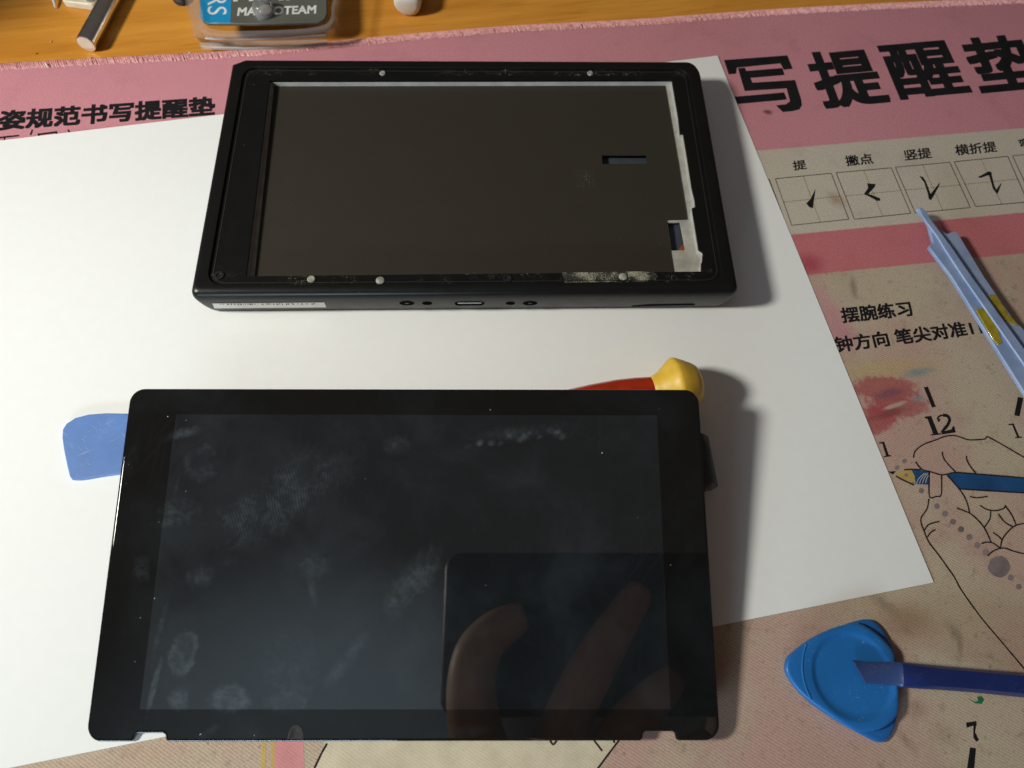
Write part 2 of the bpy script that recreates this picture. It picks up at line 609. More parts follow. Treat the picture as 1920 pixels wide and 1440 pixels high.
boxes = [[(-118, 800), (222, 768), (338, 1080), (-20, 1110)], [(262, 765), (635, 728), (752, 1035), (372, 1075)], [(668, 725), (1035, 692), (1165, 995), (790, 1035)],
         [(1062, 688), (1425, 655), (1562, 957), (1195, 993)], [(1455, 652), (1812, 615), (1945, 920), (1598, 950)], [(1843, 612), (2200, 578), (2330, 880), (1985, 915)]]
mb = MB(); md = MB()
for b in boxes:
    q = [Vector(z6(*p)) for p in b]
    for i in range(4): ribbon(mb, [q[i], q[(i + 1) % 4]], 1.5, Z1, False)
    for A, B in (((q[0] + q[1]) / 2, (q[2] + q[3]) / 2), ((q[0] + q[3]) / 2, (q[1] + q[2]) / 2)):
        nd = 22
        for i in range(nd):
            ribbon(md, [A + (B - A) * ((i + .2) / nd), A + (B - A) * ((i + .75) / nd)], 1.5, Z1, False)
mb.build('practice_square_lines', M_GRID, mat_o)
md.build('dotted_guide_lines', M_DOT, mat_o)
mb = MB()
for l in ([(530, 830), (525, 870), (512, 962), (490, 955), (468, 930), (500, 895)],
          [(875, 795), (930, 800), (925, 820), (898, 848), (880, 868), (905, 872), (960, 895), (962, 912), (940, 912), (890, 885), (852, 868), (880, 828)],
          [(1222, 748), (1245, 752), (1262, 775), (1297, 866), (1360, 788), (1355, 810), (1315, 885), (1300, 908), (1285, 900), (1280, 870), (1255, 790)],
          [(1612, 752), (1630, 745), (1685, 715), (1705, 722), (1705, 740), (1722, 810), (1735, 838), (1770, 790), (1765, 810), (1750, 850), (1742, 868), (1730, 855), (1712, 830), (1690, 745), (1680, 742), (1625, 760)]):
    px_poly(mb, zp(l, 1380, 120, 3.5556), Z2)
mb.build('brush_strokes', M_INK, mat_o)
mb = MB()
for s, bl, br, tl in (('提', (385, 712), (474, 700), (372, 648)), ('撇点', (738, 682), (920, 664), (720, 612)), ('竖提', (1128, 645), (1310, 626), (1112, 574)),
                      ('横折提', (1468, 612), (1745, 585), (1452, 540)), ('弯钩', (1892, 562), (2070, 545), (1876, 500))):
    text(mb, s, z6(*bl), z6(*br), z6(*tl), Z2, .018)
mb.build('square_lettering', M_INK, mat_o)
mb = MB()
text(mb, '摆腕练习', (1580, 606.5), (1713, 592.5), (1573.5, 577), Z2, .028)
mb.build('heading_lettering', M_INK, mat_o)
mb = MB()
text(mb, '钟方向 笔尖对准11点', (1569, 661.5), (1883, 622), (1562, 632), Z2, .028)
mb.build('instruction_lettering', M_INK, mat_o)

# clock face with hand and pencil


def z2(x, y): return (1560 + x / 5.3333, 640 + y / 5.3333)


def z3(x, y): return (1600 + x / 6, 850 + y / 6)


def z4(x, y): return (1440 + x / 4, 1080 + y / 4)


for l in ([(918, 460), (958, 452), (1038, 655), (1000, 662)], [(1860, 555), (1912, 568), (1875, 752), (1822, 738)]):
    mb = MB(); px_poly(mb, [z2(*p) for p in l], Z2); mb.build('clock_tick', M_INK, mat_o)
mb = MB(); px_poly(mb, [z4(*p) for p in ((1515, 1285), (1560, 1292), (1540, 1520), (1482, 1515))], Z2); mb.build('clock_tick', M_INK, mat_o)
mb = MB()
px_poly(mb, [z2(*p) for p in ((925, 755), (990, 745), (1062, 922), (1090, 918), (1092, 932), (985, 942), (985, 932), (1012, 926), (955, 775), (928, 770))], Z2)
px_poly(mb, [z2(*p) for p in ((1095, 905), (1195, 880), (1205, 850), (1222, 848), (1238, 910), (1100, 932))], Z2)
ribbon(mb, [z2(*p) for p in ((1062, 785), (1078, 795))], 5.5, Z2 + .004, False)
ribbon(mb, [z2(*p) for p in ((1056, 785), (1062, 758), (1095, 740), (1130, 742))], 3.2, Z2 + .008)
ribbon(mb, [z2(*p) for p in ((1110, 738), (1150, 745), (1175, 780), (1160, 830), (1120, 880), (1098, 915))], 5.6, Z2 + .012)
mb.build('clock_numeral', M_INK, mat_o)
for l in ([(1765, 828), (1815, 820), (1872, 952), (1900, 953), (1900, 963), (1830, 971), (1830, 962), (1850, 957), (1802, 838), (1765, 838)],
          [(470, 1010), (520, 1003), (568, 1138), (592, 1140), (592, 1150), (515, 1160), (515, 1150), (540, 1145), (503, 1023), (472, 1021)]):
    mb = MB(); px_poly(mb, [z2(*p) for p in l], Z2); mb.build('clock_numeral', M_INK, mat_o)
mb = MB(); px_poly(mb, [z4(*p) for p in ((1485, 1100), (1560, 1088), (1565, 1110), (1552, 1170), (1582, 1230), (1562, 1245), (1540, 1210), (1540, 1122), (1490, 1138))], Z2)
mb.build('clock_numeral', M_INK, mat_o)
mb = MB()
for s in ([(815, 1165), (825, 1110), (870, 1060), (940, 1020), (1040, 985), (1130, 950), (1220, 942), (1290, 960), (1370, 985), (1520, 978), (1545, 958), (1580, 965), (1750, 1060), (1930, 1165), (2050, 1230)],
          [(1100, 1105), (1120, 1175), (1170, 1240), (1240, 1310)], [(1345, 1145), (1350, 1190), (1390, 1260), (1440, 1320)]):
    ribbon(mb, [z2(*p) for p in s], 2.5, Z3)
for s in ([(700, 95), (740, 150), (790, 190), (860, 205), (980, 240), (1050, 235), (1150, 215), (1300, 225), (1920, 275), (2100, 290)],
          [(855, 205), (855, 480), (930, 485), (990, 460), (990, 235)],
          [(850, 510), (830, 620), (770, 710), (760, 770), (790, 860), (850, 1000), (950, 1130), (1050, 1270), (1140, 1400), (1220, 1545), (1440, 1850), (1680, 2135), (1920, 2420), (2100, 2640)],
          [(800, 865), (850, 800), (970, 765)], [(835, 940), (870, 890), (925, 858)], [(1055, 245), (1190, 400), (1270, 530), (1310, 680)],
          [(1165, 615), (1310, 675), (1400, 750), (1480, 850), (1550, 1000)], [(1310, 485), (1390, 500), (1510, 485)],
          [(1425, 585), (1500, 630), (1600, 645), (1690, 620), (1710, 590)], [(1705, 585), (1780, 690), (1830, 800)], [(1545, 650), (1535, 740), (1475, 830)], [(1630, 680), (1700, 770), (1790, 825)],
          [(1655, 1060), (1680, 960), (1760, 860), (1830, 810), (1920, 790), (2050, 780)], [(1570, 890), (1630, 930), (1670, 970)], [(1440, 1015), (1500, 1000), (1570, 1010), (1650, 1065)],
          [(1510, 1155), (1580, 1095), (1690, 1065), (1800, 1100), (1920, 1130), (2050, 1160)], [(480, 255), (560, 300), (680, 355)], [(570, 185), (660, 180), (760, 185)],
          [(1190, 400), (1500, 420), (1920, 445), (2100, 460)]):
    ribbon(mb, [z3(*p) for p in s], 2.6, Z3)
mb.build('hand_outline', M_LINE, mat_o)
mb = MB()
for s in ([(613, 1394), (601, 1416), (586, 1448)],):
    ribbon(mb, s, 3.6, Z3)
mb.build('drawn_line', M_LINE, mat_o)
mb = MB()
for s in ([(1162, 1386), (1140, 1415), (1114, 1450)], [(1112, 1386), (1129, 1408)], [(1150, 1386), (1152, 1393)], [(1030, 1386), (1037, 1396), (1044, 1388)]):
    ribbon(mb, s, 3.6, Z3)
mb.build('drawn_line', M_LINE, mat_o)
mb = MB()
px_poly(mb, [z3(*p) for p in ((1060, 240), (1160, 215), (1300, 225), (1920, 272), (2150, 290), (2150, 465), (1920, 447), (1500, 420), (1190, 400))], Z1)
px_poly(mb, [z3(*p) for p in ((655, 185), (860, 200), (860, 355), (700, 345), (690, 260))], Z1)
mb.build('pencil_print', M_PBLUE, mat_o)
mb = MB()
px_poly(mb, [z3(*p) for p in ((480, 235), (560, 195), (650, 188), (690, 240), (690, 300), (670, 332), (560, 292))], Z1)
mb.build('pencil_tip_print', M_PYEL, mat_o)
mb = MB()
for k in range(5):
    ribbon(mb, [z3(710 + 34 * k, 345 - 4 * k), z3(735 + 30 * k, 285), z3(800 + 20 * k, 222)], .9, Z2)
mb.build('pencil_grip_lines', M_WHITEL, mat_o)
mb = MB()
px_poly(mb, [z3(*p) for p in ((390, 205), (480, 200), (445, 240))], Z2)
mb.build('pencil_lead_print', M_INK, mat_o)
mb = MB()
for x, y, r in ((765, 420, 30), (940, 595, 32), (1030, 680, 33), (1120, 770, 33), (1210, 855, 34), (1305, 945, 34), (1395, 1035, 34), (1490, 1115, 38), (1640, 1275, 122), (1770, 1400, 32), (1860, 1500, 32), (1960, 1590, 34), (575, 1205 - 1117, 26), (490, 165, 24), (595, 245, 20), (670, 345, 18)):
    mb.poly([at(*z3(x + r * math.cos(a * math.pi / 12) * random.uniform(.93, 1.07), y + r * math.sin(a * math.pi / 12) * random.uniform(.93, 1.07)), Z2 + .005) for a in range(24)])
mb.build('grey_guide_dots', M_GDOT, mat_o)
mb = MB(); px_poly(mb, [(613, 1380), (1166, 1380), (1140, 1415), (1108, 1460), (580, 1460), (601, 1416)], Z1)
mb.build('cream_print', M_CREAM, mat_o)
mb = MB(); px_poly(mb, [(516, 1350), (567, 1350), (572, 1460), (514, 1460)], Z1); mb.build('pink_band_print', M_PINKB, mat_o)
mb = MB(); px_poly(mb, [(492, 1350), (500, 1350), (497, 1460), (489, 1460)], Z1); px_poly(mb, [(509, 1350), (516, 1350), (514, 1460), (507, 1460)], Z1)
mb.build('gold_line_print', M_GOLD, mat_o)
mb = MB(); px_poly(mb, [z4(*p) for p in ((1500, 915), (1545, 942), (1575, 938), (1568, 905), (1605, 902), (1621, 930), (1600, 960), (1550, 955))], Z2)
mb.build('green_ink_mark', M_GREEN, mat_o)

# ------------------------------------------------------------------ sheet of paper
M_PAPER = paper_mat()
PY = math.radians(14.1186); PC = Vector((99.506, 137.502, 0))
pu = Vector((math.cos(PY), math.sin(PY), 0)); pv = Vector((-math.sin(PY), math.cos(PY), 0))
NX, NY = 60, 40
vs = []


def paper_z(s, t):
    """gentle cockle of a loose sheet: s along the long side 0..1 from the right edge, t across"""
    z = .14 + .05 * math.sin(s * 9 + t * 4) ** 2
    z += .30 * max(0, .05 - s) / .05 * abs(t - .4)
    z += .15 * max(0, .06 - t) / .06 + .12 * max(0, t - .95) / .05
    return z


for j in range(NY + 1):
    for i in range(NX + 1):
        s, t = i / NX, j / NY
        p = PC - pu * (297 * s) + pv * (210 * (t - .5))
        vs.append(Vector((p.x, p.y, paper_z(s, t))))
fs = [[j * (NX + 1) + i, j * (NX + 1) + i + 1, (j + 1) * (NX + 1) + i + 1, (j + 1) * (NX + 1) + i] for j in range(NY) for i in range(NX)]
po = obj('paper_sheet', vs, fs, M_PAPER, origin=(PC.x, PC.y, .1))
so = po.modifiers.new('thickness', 'SOLIDIFY'); so.thickness = .1 * S; so.offset = 1
tag(po, 'plain white sheet of paper lying askew on the mat under the console parts', 'paper')

# ------------------------------------------------------------------ console housing
CZ = .30
CYAW = math.radians(4.915); CC = Vector((-20.0, 163.54, CZ))
console = empty('console_housing', CC, Matrix.Rotation(CYAW, 3, 'Z'))
tag(console, 'black opened handheld console housing without its screen, lying flat on the paper', 'console housing')
CM = Matrix.Translation(CC) @ Matrix.Rotation(CYAW, 4, 'Z')


def cl(x, y, z): return CM @ Vector((x, y, z))


def c_inv(p): return CM.inverted() @ Vector(p)


def black_plastic(name, base=.012, rough=.42, glue=0.0, tint=(1, 1, 1), even=1.0):
    t = NT(name)
    nz = t.noise(.12, 4)
    c = t.mix(t.ramp(nz, .3, .7), tuple(base * (1 - .07 * even) * x for x in tint), tuple(base * (1 + .08 * even) * x for x in tint))
    spk = t.ramp(t.noise(1.3, 2, .5), .76, .80)
    c = t.mix(t.math('MULTIPLY', spk, .5), c, (.25, .24, .22))
    if glue:
        # torn remains of adhesive along the ledge
        g = t.math('MULTIPLY', t.ramp(t.noise(.09, 3), .44, .62), t.ramp(t.noise(.9, 5, .78, 1.8), .56, .66))
        yy = t.axis(t.mapped((0, 0, 0), 0, (1, 1, 1)), 1)
        band = t.ramp(t.math('ABSOLUTE', yy), 41.6, 42.6)
        g = t.math('MULTIPLY', t.math('MULTIPLY', g, band), glue)
        c = t.mix(g, c, (.33, .29, .20))
    t.set(color=c, rough=t.ramp(t.noise(.2, 4), .3, .7, rough * (1 - .07 * even), rough * (1 + .07 * even)), spec=.27, normal=t.bump(t.noise(5, 2), .06, .05))
    return t.m


M_BLK = black_plastic('black_plastic', .0065, .34)
M_LEDGE = black_plastic('black_plastic_with_glue', .006, .34, .75)
M_RAIL = black_plastic('matt_black_plastic', .020, .60)
M_DARK = plain('dark_cavity', (.006, .006, .007), .7)
M_FRAME = plain('pale_metal_frame', (.40, .378, .34), .5, .5, 0, .18, .2)
M_PLATE = black_plastic('black_film', .0275, .5, 0, (1.22, 1.0, .76), .25)

# outer shell: levels (z, inset left/right, inset front/back)
LV = [(0, 2.0, 3.1), (.5, 1.6, 2.6), (2.0, 1.2, 2.15), (5.0, .7, 1.45), (8.0, .3, .95), (10.2, .05, .72), (11.6, 0, .72), (12.5, .12, .98), (13.1, .35, 1.42), (13.55, .75, 2.0), (13.8, 1.2, 2.6), (13.9, 1.8, 3.3)]


SHY = -.3


def crings(w, d, r, z): return [cl(p.x, p.y - 1.0, z) for p in rrect(0, 0, w, d, r, 6)]


mb = MB()
rings = [[cl(p.x, p.y + SHY, z) for p in crect(173 - 2 * dx, 102 - 2 * dy, ((4.2, 7.0), (4.2, 2.4, True), (2.0, 2.0), (2.4, 2.4)))] for z, dx, dy in LV]
rings.append(crings(163.6, 92.6, 5.0, 13.9))
rings.append(crings(163.2, 92.2, 4.8, 13.75))
rings.append(crings(163.2, 92.2, 4.8, 13.22))
mb.loft(rings, True, False)
mb.build('shell', M_BLK, console, smooth=True, autosmooth=35)
# matt side rails under the joints, left and right
for sx in (-1, 1):
    mb = MB()
    mb.add([cl(sx * (86.5 + .12 * 0 - x), y, z) for x, z in ((-.35, 9.9), (-.35, 3.9), (.6, 3.9), (.6, 9.9)) for y in (-43, 43)],
           [[0, 1, 3, 2], [2, 3, 5, 4], [4, 5, 7, 6], [6, 7, 1, 0], [0, 2, 4, 6], [1, 3, 5, 7]])
    mb.build('rail', M_RAIL, console)

open_px = [(506, 151), (1260, 150), (1272, 220), (1275, 250), (1281, 250), (1287, 285), (1297, 350), (1303, 375), (1304, 388), (1298, 390), (1299, 397), (1310, 467), (1318, 473), (1317, 490), (1315, 493), (1315, 509), (461, 518)]
LZ = 13.2 + CZ
opening = [at(x, y, LZ) for x, y in open_px]
outer = crings(163.3, 92.3, 4.8, 13.2)
mb = MB(); mb.prism([outer, opening], LZ - .8, LZ)
mb.build('screen_ledge', M_LEDGE, console)
# pale inner wall of the screen bay and its floor
mb = MB()
n = len(opening)


def shrink(p, k):
    c = c_inv(p); return cl(c.x * k, c.y * k, c.z)


lo = [Vector((p.x, p.y, 10.2 + CZ)) for p in opening]; hi = [Vector((p.x, p.y, LZ - .8)) for p in opening]
big0 = [shrink(p, 1.012) for p in lo]; big1 = [shrink(p, 1.012) for p in hi]
mb.add(lo + hi + big0 + big1, [[i, (i + 1) % n, (i + 1) % n + n, i + n] for i in range(n)] + [[2 * n + i, 2 * n + (i + 1) % n, 3 * n + (i + 1) % n, 3 * n + i] for i in range(n)]
       + [[i, (i + 1) % n, 2 * n + (i + 1) % n, 2 * n + i] for i in range(n)])
mb.build('bay_wall', plain('pale_inner_wall', (.43, .415, .38), .55), console)
FZ = 10.2 + CZ
port = [at(x, y, FZ) for x, y in ((1252, 417), (1275, 416), (1284, 462), (1284, 469), (1259, 470))]
slot = [at(x, y, FZ) for x, y in ((1127, 289), (1213, 289), (1213.5, 309), (1128, 309))]
mb = MB(); mb.prism([[Vector((p.x, p.y, 0)) for p in big0], port, slot], FZ - .6, FZ)
mb.build('metal_frame', M_FRAME, console)
mb = MB()
q = [at(x, y, 8.3 + CZ) for x, y in ((1100, 270), (1330, 270), (1340, 500), (1100, 500))]
mb.poly(q)
mb.build('inner_board', plain('dark_board', (.045, .055, .075), .5), console)
PZ = 10.55 + CZ
plate = [at(x, y, PZ) for x, y in ((514, 160.5), (1247, 160.5), (1256, 212), (1274, 318), (1289, 411), (1250, 412.5), (1258, 475), (1264, 514), (477, 522))]
slot2 = [at(x, y, PZ) for x, y in ((1128.5, 291), (1212, 291), (1213, 307), (1129.5, 307.5))]
mb = MB(); mb.prism([plate, slot2], PZ - .3, PZ)
plate_o = mb.build('film_plate', M_PLATE, console)
# flattened dirt spot on the plate
t = NT('pale_dirt')
c = t.noise(1.2, 5, .8, .6)
p = c_inv(at(1096, 337, PZ))
mk = t.blob((p.x, p.y, 0), 4.4, 4.6, .3, .9, t.noise(.3, 3), .8)
dn = t.math('MULTIPLY', t.ramp(c, .52, .66), mk)
t.set(color=(.20, .185, .15), rough=.9, alpha=t.math('MULTIPLY', dn, .8))
mb = MB(); mb.poly([at(x, y, PZ + .04) for x, y in ((1060, 295), (1130, 312), (1132, 375), (1062, 375))])
mb.build('dirt_smudge', t.m, plate_o)
mb = MB(); mb.prism([[at(x, y, FZ - 1.6) for x, y in ((1272, 470), (1278, 459), (1287, 459), (1287, 472))]], FZ - 2.2, FZ - 1.6)
mb.build('orange_connector', plain('orange_plastic', (.30, .07, .02), .4), console)
# thin dark inner step lines of the recess
M_LINEH = plain('worn_edge', (.024, .023, .022), .4)
mb = MB()
hl = [c for c in rrect(0, -1, 161.0, 90.4, 4.2, 6)]
hl2 = [c for c in rrect(0, -1, 160.5, 89.9, 4.0, 6)]
mb.prism([[cl(p.x, p.y, 0) for p in hl], [cl(p.x, p.y, 0) for p in hl2]], LZ, LZ + .10)
mb.build('recess_bead', M_LINEH, console)


def disc(px, py, z, rpx, h, mat, name, ring=None):
    c = at(px, py, z); r = rpx / 5.6
    mb = MB()
    if ring: mb.lathe([(0, r), (h, r), (h, r * ring), (h * .2, r * ring * .92)], c, (0, 0, 1), 24)
    else: mb.lathe([(0, r), (h * .6, r), (h, r * .82)], c, (0, 0, 1), 24)
    return mb.build(name, mat, console, smooth=True)


M_BOSS = plain('pale_resin_plug', (.27, .27, .23), .55, .4, 0, .35, 1.2, .4)
M_SCREWK = plain('black_screw', (.015, .015, .016), .3, .6)
for px, py, r in ((717.5, 138, 6.2), (1106.5, 138, 6.2), (584, 524, 7.2), (713, 526.5, 7.6), (1168, 519.5, 7.6)):
    disc(px, py, LZ, r, .5, M_BOSS, 'plug')
disc(411, 517, LZ, 8.5, .35, M_SCREWK, 'screw', .55)
disc(951, 523, LZ, 7.5, .35, M_SCREWK, 'screw', .6)
disc(1332, 508, LZ, 4, .3, M_SCREWK, 'screw', .5)
# strip of torn tape on the near ledge
t = NT('torn_grey_tape')
nz = t.noise(2.4, 4, .75)
big = t.noise(.14, 2)
c = t.mix(t.ramp(t.math('ADD', nz, t.math('MULTIPLY', t.math('SUBTRACT', big, .5), .9)), .46, .58), (.018, .017, .015), (.36, .33, .25))
t.set(color=c, rough=.6, normal=t.bump(nz, .5, .1))
tp = [(1054, 510.5), (1120, 510.5), (1190, 509), (1224, 509.5), (1230, 513), (1233, 519), (1229, 521), (1231, 526.5), (1150, 528), (1058, 530), (1057, 522)]
mb = MB(); mb.prism([[at(x, y, LZ + .1) for x, y in tp]], LZ + .005, LZ + .1)
mb.build('tape_strip', t.m, console)


# front face: find the point of the curved front seen at a pixel
def prof(z):
    z -= CZ
    for (z0, _, d0), (z1, _, d1) in zip(LV, LV[1:]):
        if z0 <= z <= z1: return SHY - 51 + d0 + (d1 - d0) * (z - z0) / (z1 - z0)
    return SHY - 51 + (LV[0][2] if z < 0 else LV[-1][2])


def front(px, py, off=0.0):
    a, b = CZ, 11.0 + CZ
    for _ in range(40):
        m = (a + b) / 2
        if c_inv(at(px, py, m)).y - prof(m) > 0: a = m
        else: b = m
    z = (a + b) / 2
    p = c_inv(at(px, py, z))
    k = (prof(z + .2) - prof(z - .2)) / .4
    tv = Vector((0, k, 1)).normalized(); nv = Vector((0, -1, k)).normalized()
    return Vector((p.x, prof(z), z - CZ)), tv, nv


def on_front(px, py, off): p, tv, nv = front(px, py); return CM @ (p + nv * off)


for px, rx, ry in ((763, 2.15, 1.55), (801, 1.45, 1.15), (957, 1.35, 1.1), (994, 2.1, 1.55)):
    p, tv, nv = front(px, 568.5)
    mb = MB()
    rr = []
    for s, off in ((1.12, .06), (1.06, .16), (.96, .12), (.86, -.0), (.84, .03), (.5, .05)):
        rr.append([CM @ (p + Vector((rx * s * math.cos(a * math.pi / 14), 0, 0)) + tv * (ry * s * math.sin(a * math.pi / 14)) + nv * off) for a in range(28)])
    mb.loft(rr, True, True)
    h = mb.build('screw_hole', plain('hole_black', (.001, .001, .001), .9, .05), console, smooth=True)
    if rx > 2:
        mb = MB()
        for a in (45, 135):
            dx = Vector((math.cos(math.radians(a)) * .8, 0, 0)); dt = tv * (math.sin(math.radians(a)) * .7)
            sd = Vector((-math.sin(math.radians(a)) * .13, 0, 0)); st = tv * (math.cos(math.radians(a)) * .13)
            mb.poly([CM @ (p + nv * (.07 + .004 * (a > 90)) + q) for q in (dx + dt + sd + st, dx + dt - sd - st, -dx - dt - sd - st, -dx - dt + sd + st)])
        mb.build('cross_slot', plain('slot_grey', (.03, .03, .03), .3), h)
# charging port
p, tv, nv = front(880.5, 569)
mb = MB(); rr = []


def stad(w, h, off):
    out = []
    for k in range(20):
        a = math.pi * (k / 19) - math.pi / 2 if k < 10 else None
    for k in range(12):
        a = -math.pi / 2 + math.pi * k / 11
        out.append(CM @ (p + Vector((w / 2 - h / 2 + h / 2 * math.cos(a), 0, 0)) + tv * (h / 2 * math.sin(a)) + nv * off))
    for k in range(12):
        a = math.pi / 2 + math.pi * k / 11
        out.append(CM @ (p + Vector((-w / 2 + h / 2 + h / 2 * math.cos(a), 0, 0)) + tv * (h / 2 * math.sin(a)) + nv * off))
    return out


mb.loft([stad(9.7, 3.3, .05), stad(9.5, 3.1, .16), stad(9.0, 2.6, .12), stad(8.8, 2.4, .02)], True, True)
hp = mb.build('charging_port', plain('port_black', (.001, .001, .001), .9, .05), console, smooth=True)
mb = MB(); mb.poly(stad(7.8, 1.15, .10)); 
for v in mb.v: v += (CM.to_3x3() @ (tv * .55))
mb.build('port_tongue', plain('port_metal', (.30, .36, .40), .35, .5, .7), hp)
# serial sticker with barcode
mb = MB()
G = [[on_front(398 + (608 - 398) * i / 12 + j * 1.0, 567.2 + 1.0 * (1 - i / 12) * 1.2 + j * 2.3 - i / 12 * .6, .10) for i in range(13)] for j in range(5)]
mb.add([v for r in G for v in r], [[j * 13 + i, j * 13 + i + 1, (j + 1) * 13 + i + 1, (j + 1) * 13 + i] for j in range(4) for i in range(12)])
st = mb.build('serial_sticker', plain('white_sticker', (.90, .91, .90), .45, .4, 0, .04), console)
mb = MB(); random.seed(8); x = 412.0
while x < 594:
    w = random.choice((.7, 1.0, 1.6, 2.2)); hh = random.uniform(1.2, 3.2)
    y0 = 567.7 + (1 - (x - 398) / 210) * 1.2
    mb.poly([on_front(x, y0, .14), on_front(x + w, y0, .14), on_front(x + w + .4, y0 + hh, .14), on_front(x + .4, y0 + hh, .14)])
    x += w + random.choice((.8, 1.3, 2.0, 3.6, 6.0))
mb.build('barcode', plain('barcode_ink', (.03, .03, .03), .6), st)
# lower gap of the flap at the right end of the front
mb = MB()
up = [(1184, 573.2), (1215, 570.6), (1260, 569.8), (1302, 569.2)]; dn = [(1186, 574.6), (1215, 573.6), (1260, 572.6), (1303, 571.9)]
mb.add([on_front(x, y, .08) for x, y in up] + [on_front(x, y, .08) for x, y in dn], [[i, i + 1, i + 5, i + 4] for i in range(3)])
mb.build('flap_gap', plain('gap_black', (.001, .001, .001), .9, .05), console)

# ------------------------------------------------------------------ touch screen panel, propped up at the back
GA, GB, GC = math.radians(10.0755), math.radians(-1.1051), math.radians(3.61043)
GR = Matrix.Rotation(GC, 3, 'Z') @ Matrix.Rotation(GB, 3, 'Y') @ Matrix.Rotation(GA, 3, 'X')
GP = Vector((-24.5447, 31.6205, 11.0867))
panel = empty('touch_screen_panel', GP, GR)
tag(panel, 'glossy black glass touch screen panel smeared with fingerprints, propped up at its far edge', 'screen panel')
GM = Matrix.Translation(GP) @ GR.to_4x4()
GN = GR @ Vector((0, 0, 1))
GW, GH = 162.81, 92.72


def gl(x, y, z=0.0): return GM @ Vector((x, y, z))


def guv(px, py):
    p = GM.inverted() @ on_plane(px, py, GP, GN)
    return p


def glass_mat(name, base, haze, ior):
    t = NT(name)
    fine = t.noise(.55, 4, .6)
    rough_n = t.math('ADD', t.math('MULTIPLY', t.noise(.16, 4, .65, .8), .7), t.math('MULTIPLY', t.noise(.7, 4, .7), .3))
    patch = t.ramp(t.noise(.13, 4, .6, 1.0), .36, .62, .45, 1.2)
    acc = None

    def addm(m, amt):
        nonlocal acc
        m = t.math('MULTIPLY', m, amt)
        acc = m if acc is None else t.math('MAXIMUM', acc, m)

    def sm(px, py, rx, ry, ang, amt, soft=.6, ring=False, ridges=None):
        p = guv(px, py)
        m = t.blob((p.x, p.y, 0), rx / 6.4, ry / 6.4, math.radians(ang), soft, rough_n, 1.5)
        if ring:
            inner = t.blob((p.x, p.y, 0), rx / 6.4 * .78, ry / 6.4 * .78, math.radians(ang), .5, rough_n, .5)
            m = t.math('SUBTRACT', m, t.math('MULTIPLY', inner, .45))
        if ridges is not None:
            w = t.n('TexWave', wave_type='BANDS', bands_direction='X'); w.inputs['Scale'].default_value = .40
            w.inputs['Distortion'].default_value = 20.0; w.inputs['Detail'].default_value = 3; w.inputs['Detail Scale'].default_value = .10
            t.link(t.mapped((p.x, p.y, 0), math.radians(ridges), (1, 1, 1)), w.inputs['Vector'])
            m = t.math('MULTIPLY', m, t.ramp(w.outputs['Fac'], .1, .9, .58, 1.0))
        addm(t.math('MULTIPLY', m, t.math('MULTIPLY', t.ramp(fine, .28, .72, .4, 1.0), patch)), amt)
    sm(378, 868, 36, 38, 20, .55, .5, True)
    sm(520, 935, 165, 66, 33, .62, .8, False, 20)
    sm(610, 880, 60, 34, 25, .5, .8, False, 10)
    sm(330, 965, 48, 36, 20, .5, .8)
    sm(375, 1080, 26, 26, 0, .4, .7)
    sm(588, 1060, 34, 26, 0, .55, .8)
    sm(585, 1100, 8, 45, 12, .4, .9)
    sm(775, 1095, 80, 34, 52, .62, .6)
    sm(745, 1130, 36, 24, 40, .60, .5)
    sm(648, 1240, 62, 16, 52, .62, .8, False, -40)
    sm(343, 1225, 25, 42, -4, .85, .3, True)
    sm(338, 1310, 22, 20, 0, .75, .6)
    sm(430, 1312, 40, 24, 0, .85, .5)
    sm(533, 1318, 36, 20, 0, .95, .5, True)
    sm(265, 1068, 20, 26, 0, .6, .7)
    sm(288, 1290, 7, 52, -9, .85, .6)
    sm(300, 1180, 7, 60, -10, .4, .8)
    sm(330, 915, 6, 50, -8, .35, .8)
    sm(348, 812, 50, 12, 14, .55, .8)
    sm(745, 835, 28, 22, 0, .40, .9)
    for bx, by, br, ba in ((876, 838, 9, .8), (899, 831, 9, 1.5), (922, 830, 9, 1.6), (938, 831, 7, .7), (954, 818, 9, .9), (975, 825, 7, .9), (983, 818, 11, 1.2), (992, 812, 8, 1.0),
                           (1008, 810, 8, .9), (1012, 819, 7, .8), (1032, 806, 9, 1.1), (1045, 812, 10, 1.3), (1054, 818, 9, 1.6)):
        sm(bx, by, br, br * .8, 30, ba, .9)  # broken bluish reflection, painted into the smudge mask
    sm(965, 812, 100, 14, 7, .45, 1.0)  # soft streak of the same painted reflection
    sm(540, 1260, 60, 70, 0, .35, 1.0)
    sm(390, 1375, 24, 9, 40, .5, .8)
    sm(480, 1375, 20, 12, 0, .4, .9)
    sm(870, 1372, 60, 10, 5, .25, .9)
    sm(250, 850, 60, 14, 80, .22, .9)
    film = t.math('MULTIPLY', t.ramp(t.noise(.035, 5, .62, .4), .40, .75), .22)
    addm(film, 1.0)
    for ang, amt in ((.9, .10), (-.5, .08), (1.5, .10)):     # wiping streaks
        st_ = t.n('TexNoise'); st_.inputs['Scale'].default_value = 1; st_.inputs['Detail'].default_value = 4
        t.link(t.mapped((0, 0, 0), ang, (34, 1.6, 1)), st_.inputs['Vector'])
        addm(t.math('MULTIPLY', t.ramp(st_.outputs['Fac'], .52, .72), t.ramp(t.noise(.022, 3), .45, .65)), amt)
    dust = t.ramp(t.noise(.95, 1, .4), .815, .83)
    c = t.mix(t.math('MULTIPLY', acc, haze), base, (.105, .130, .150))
    c = t.mix(t.math('MULTIPLY', dust, .8), c, (.5, .5, .5))
    t.set(color=c, rough=t.ramp(acc, .3, 1, .012, .20, False), spec=.5, ior=ior)
    return t.m


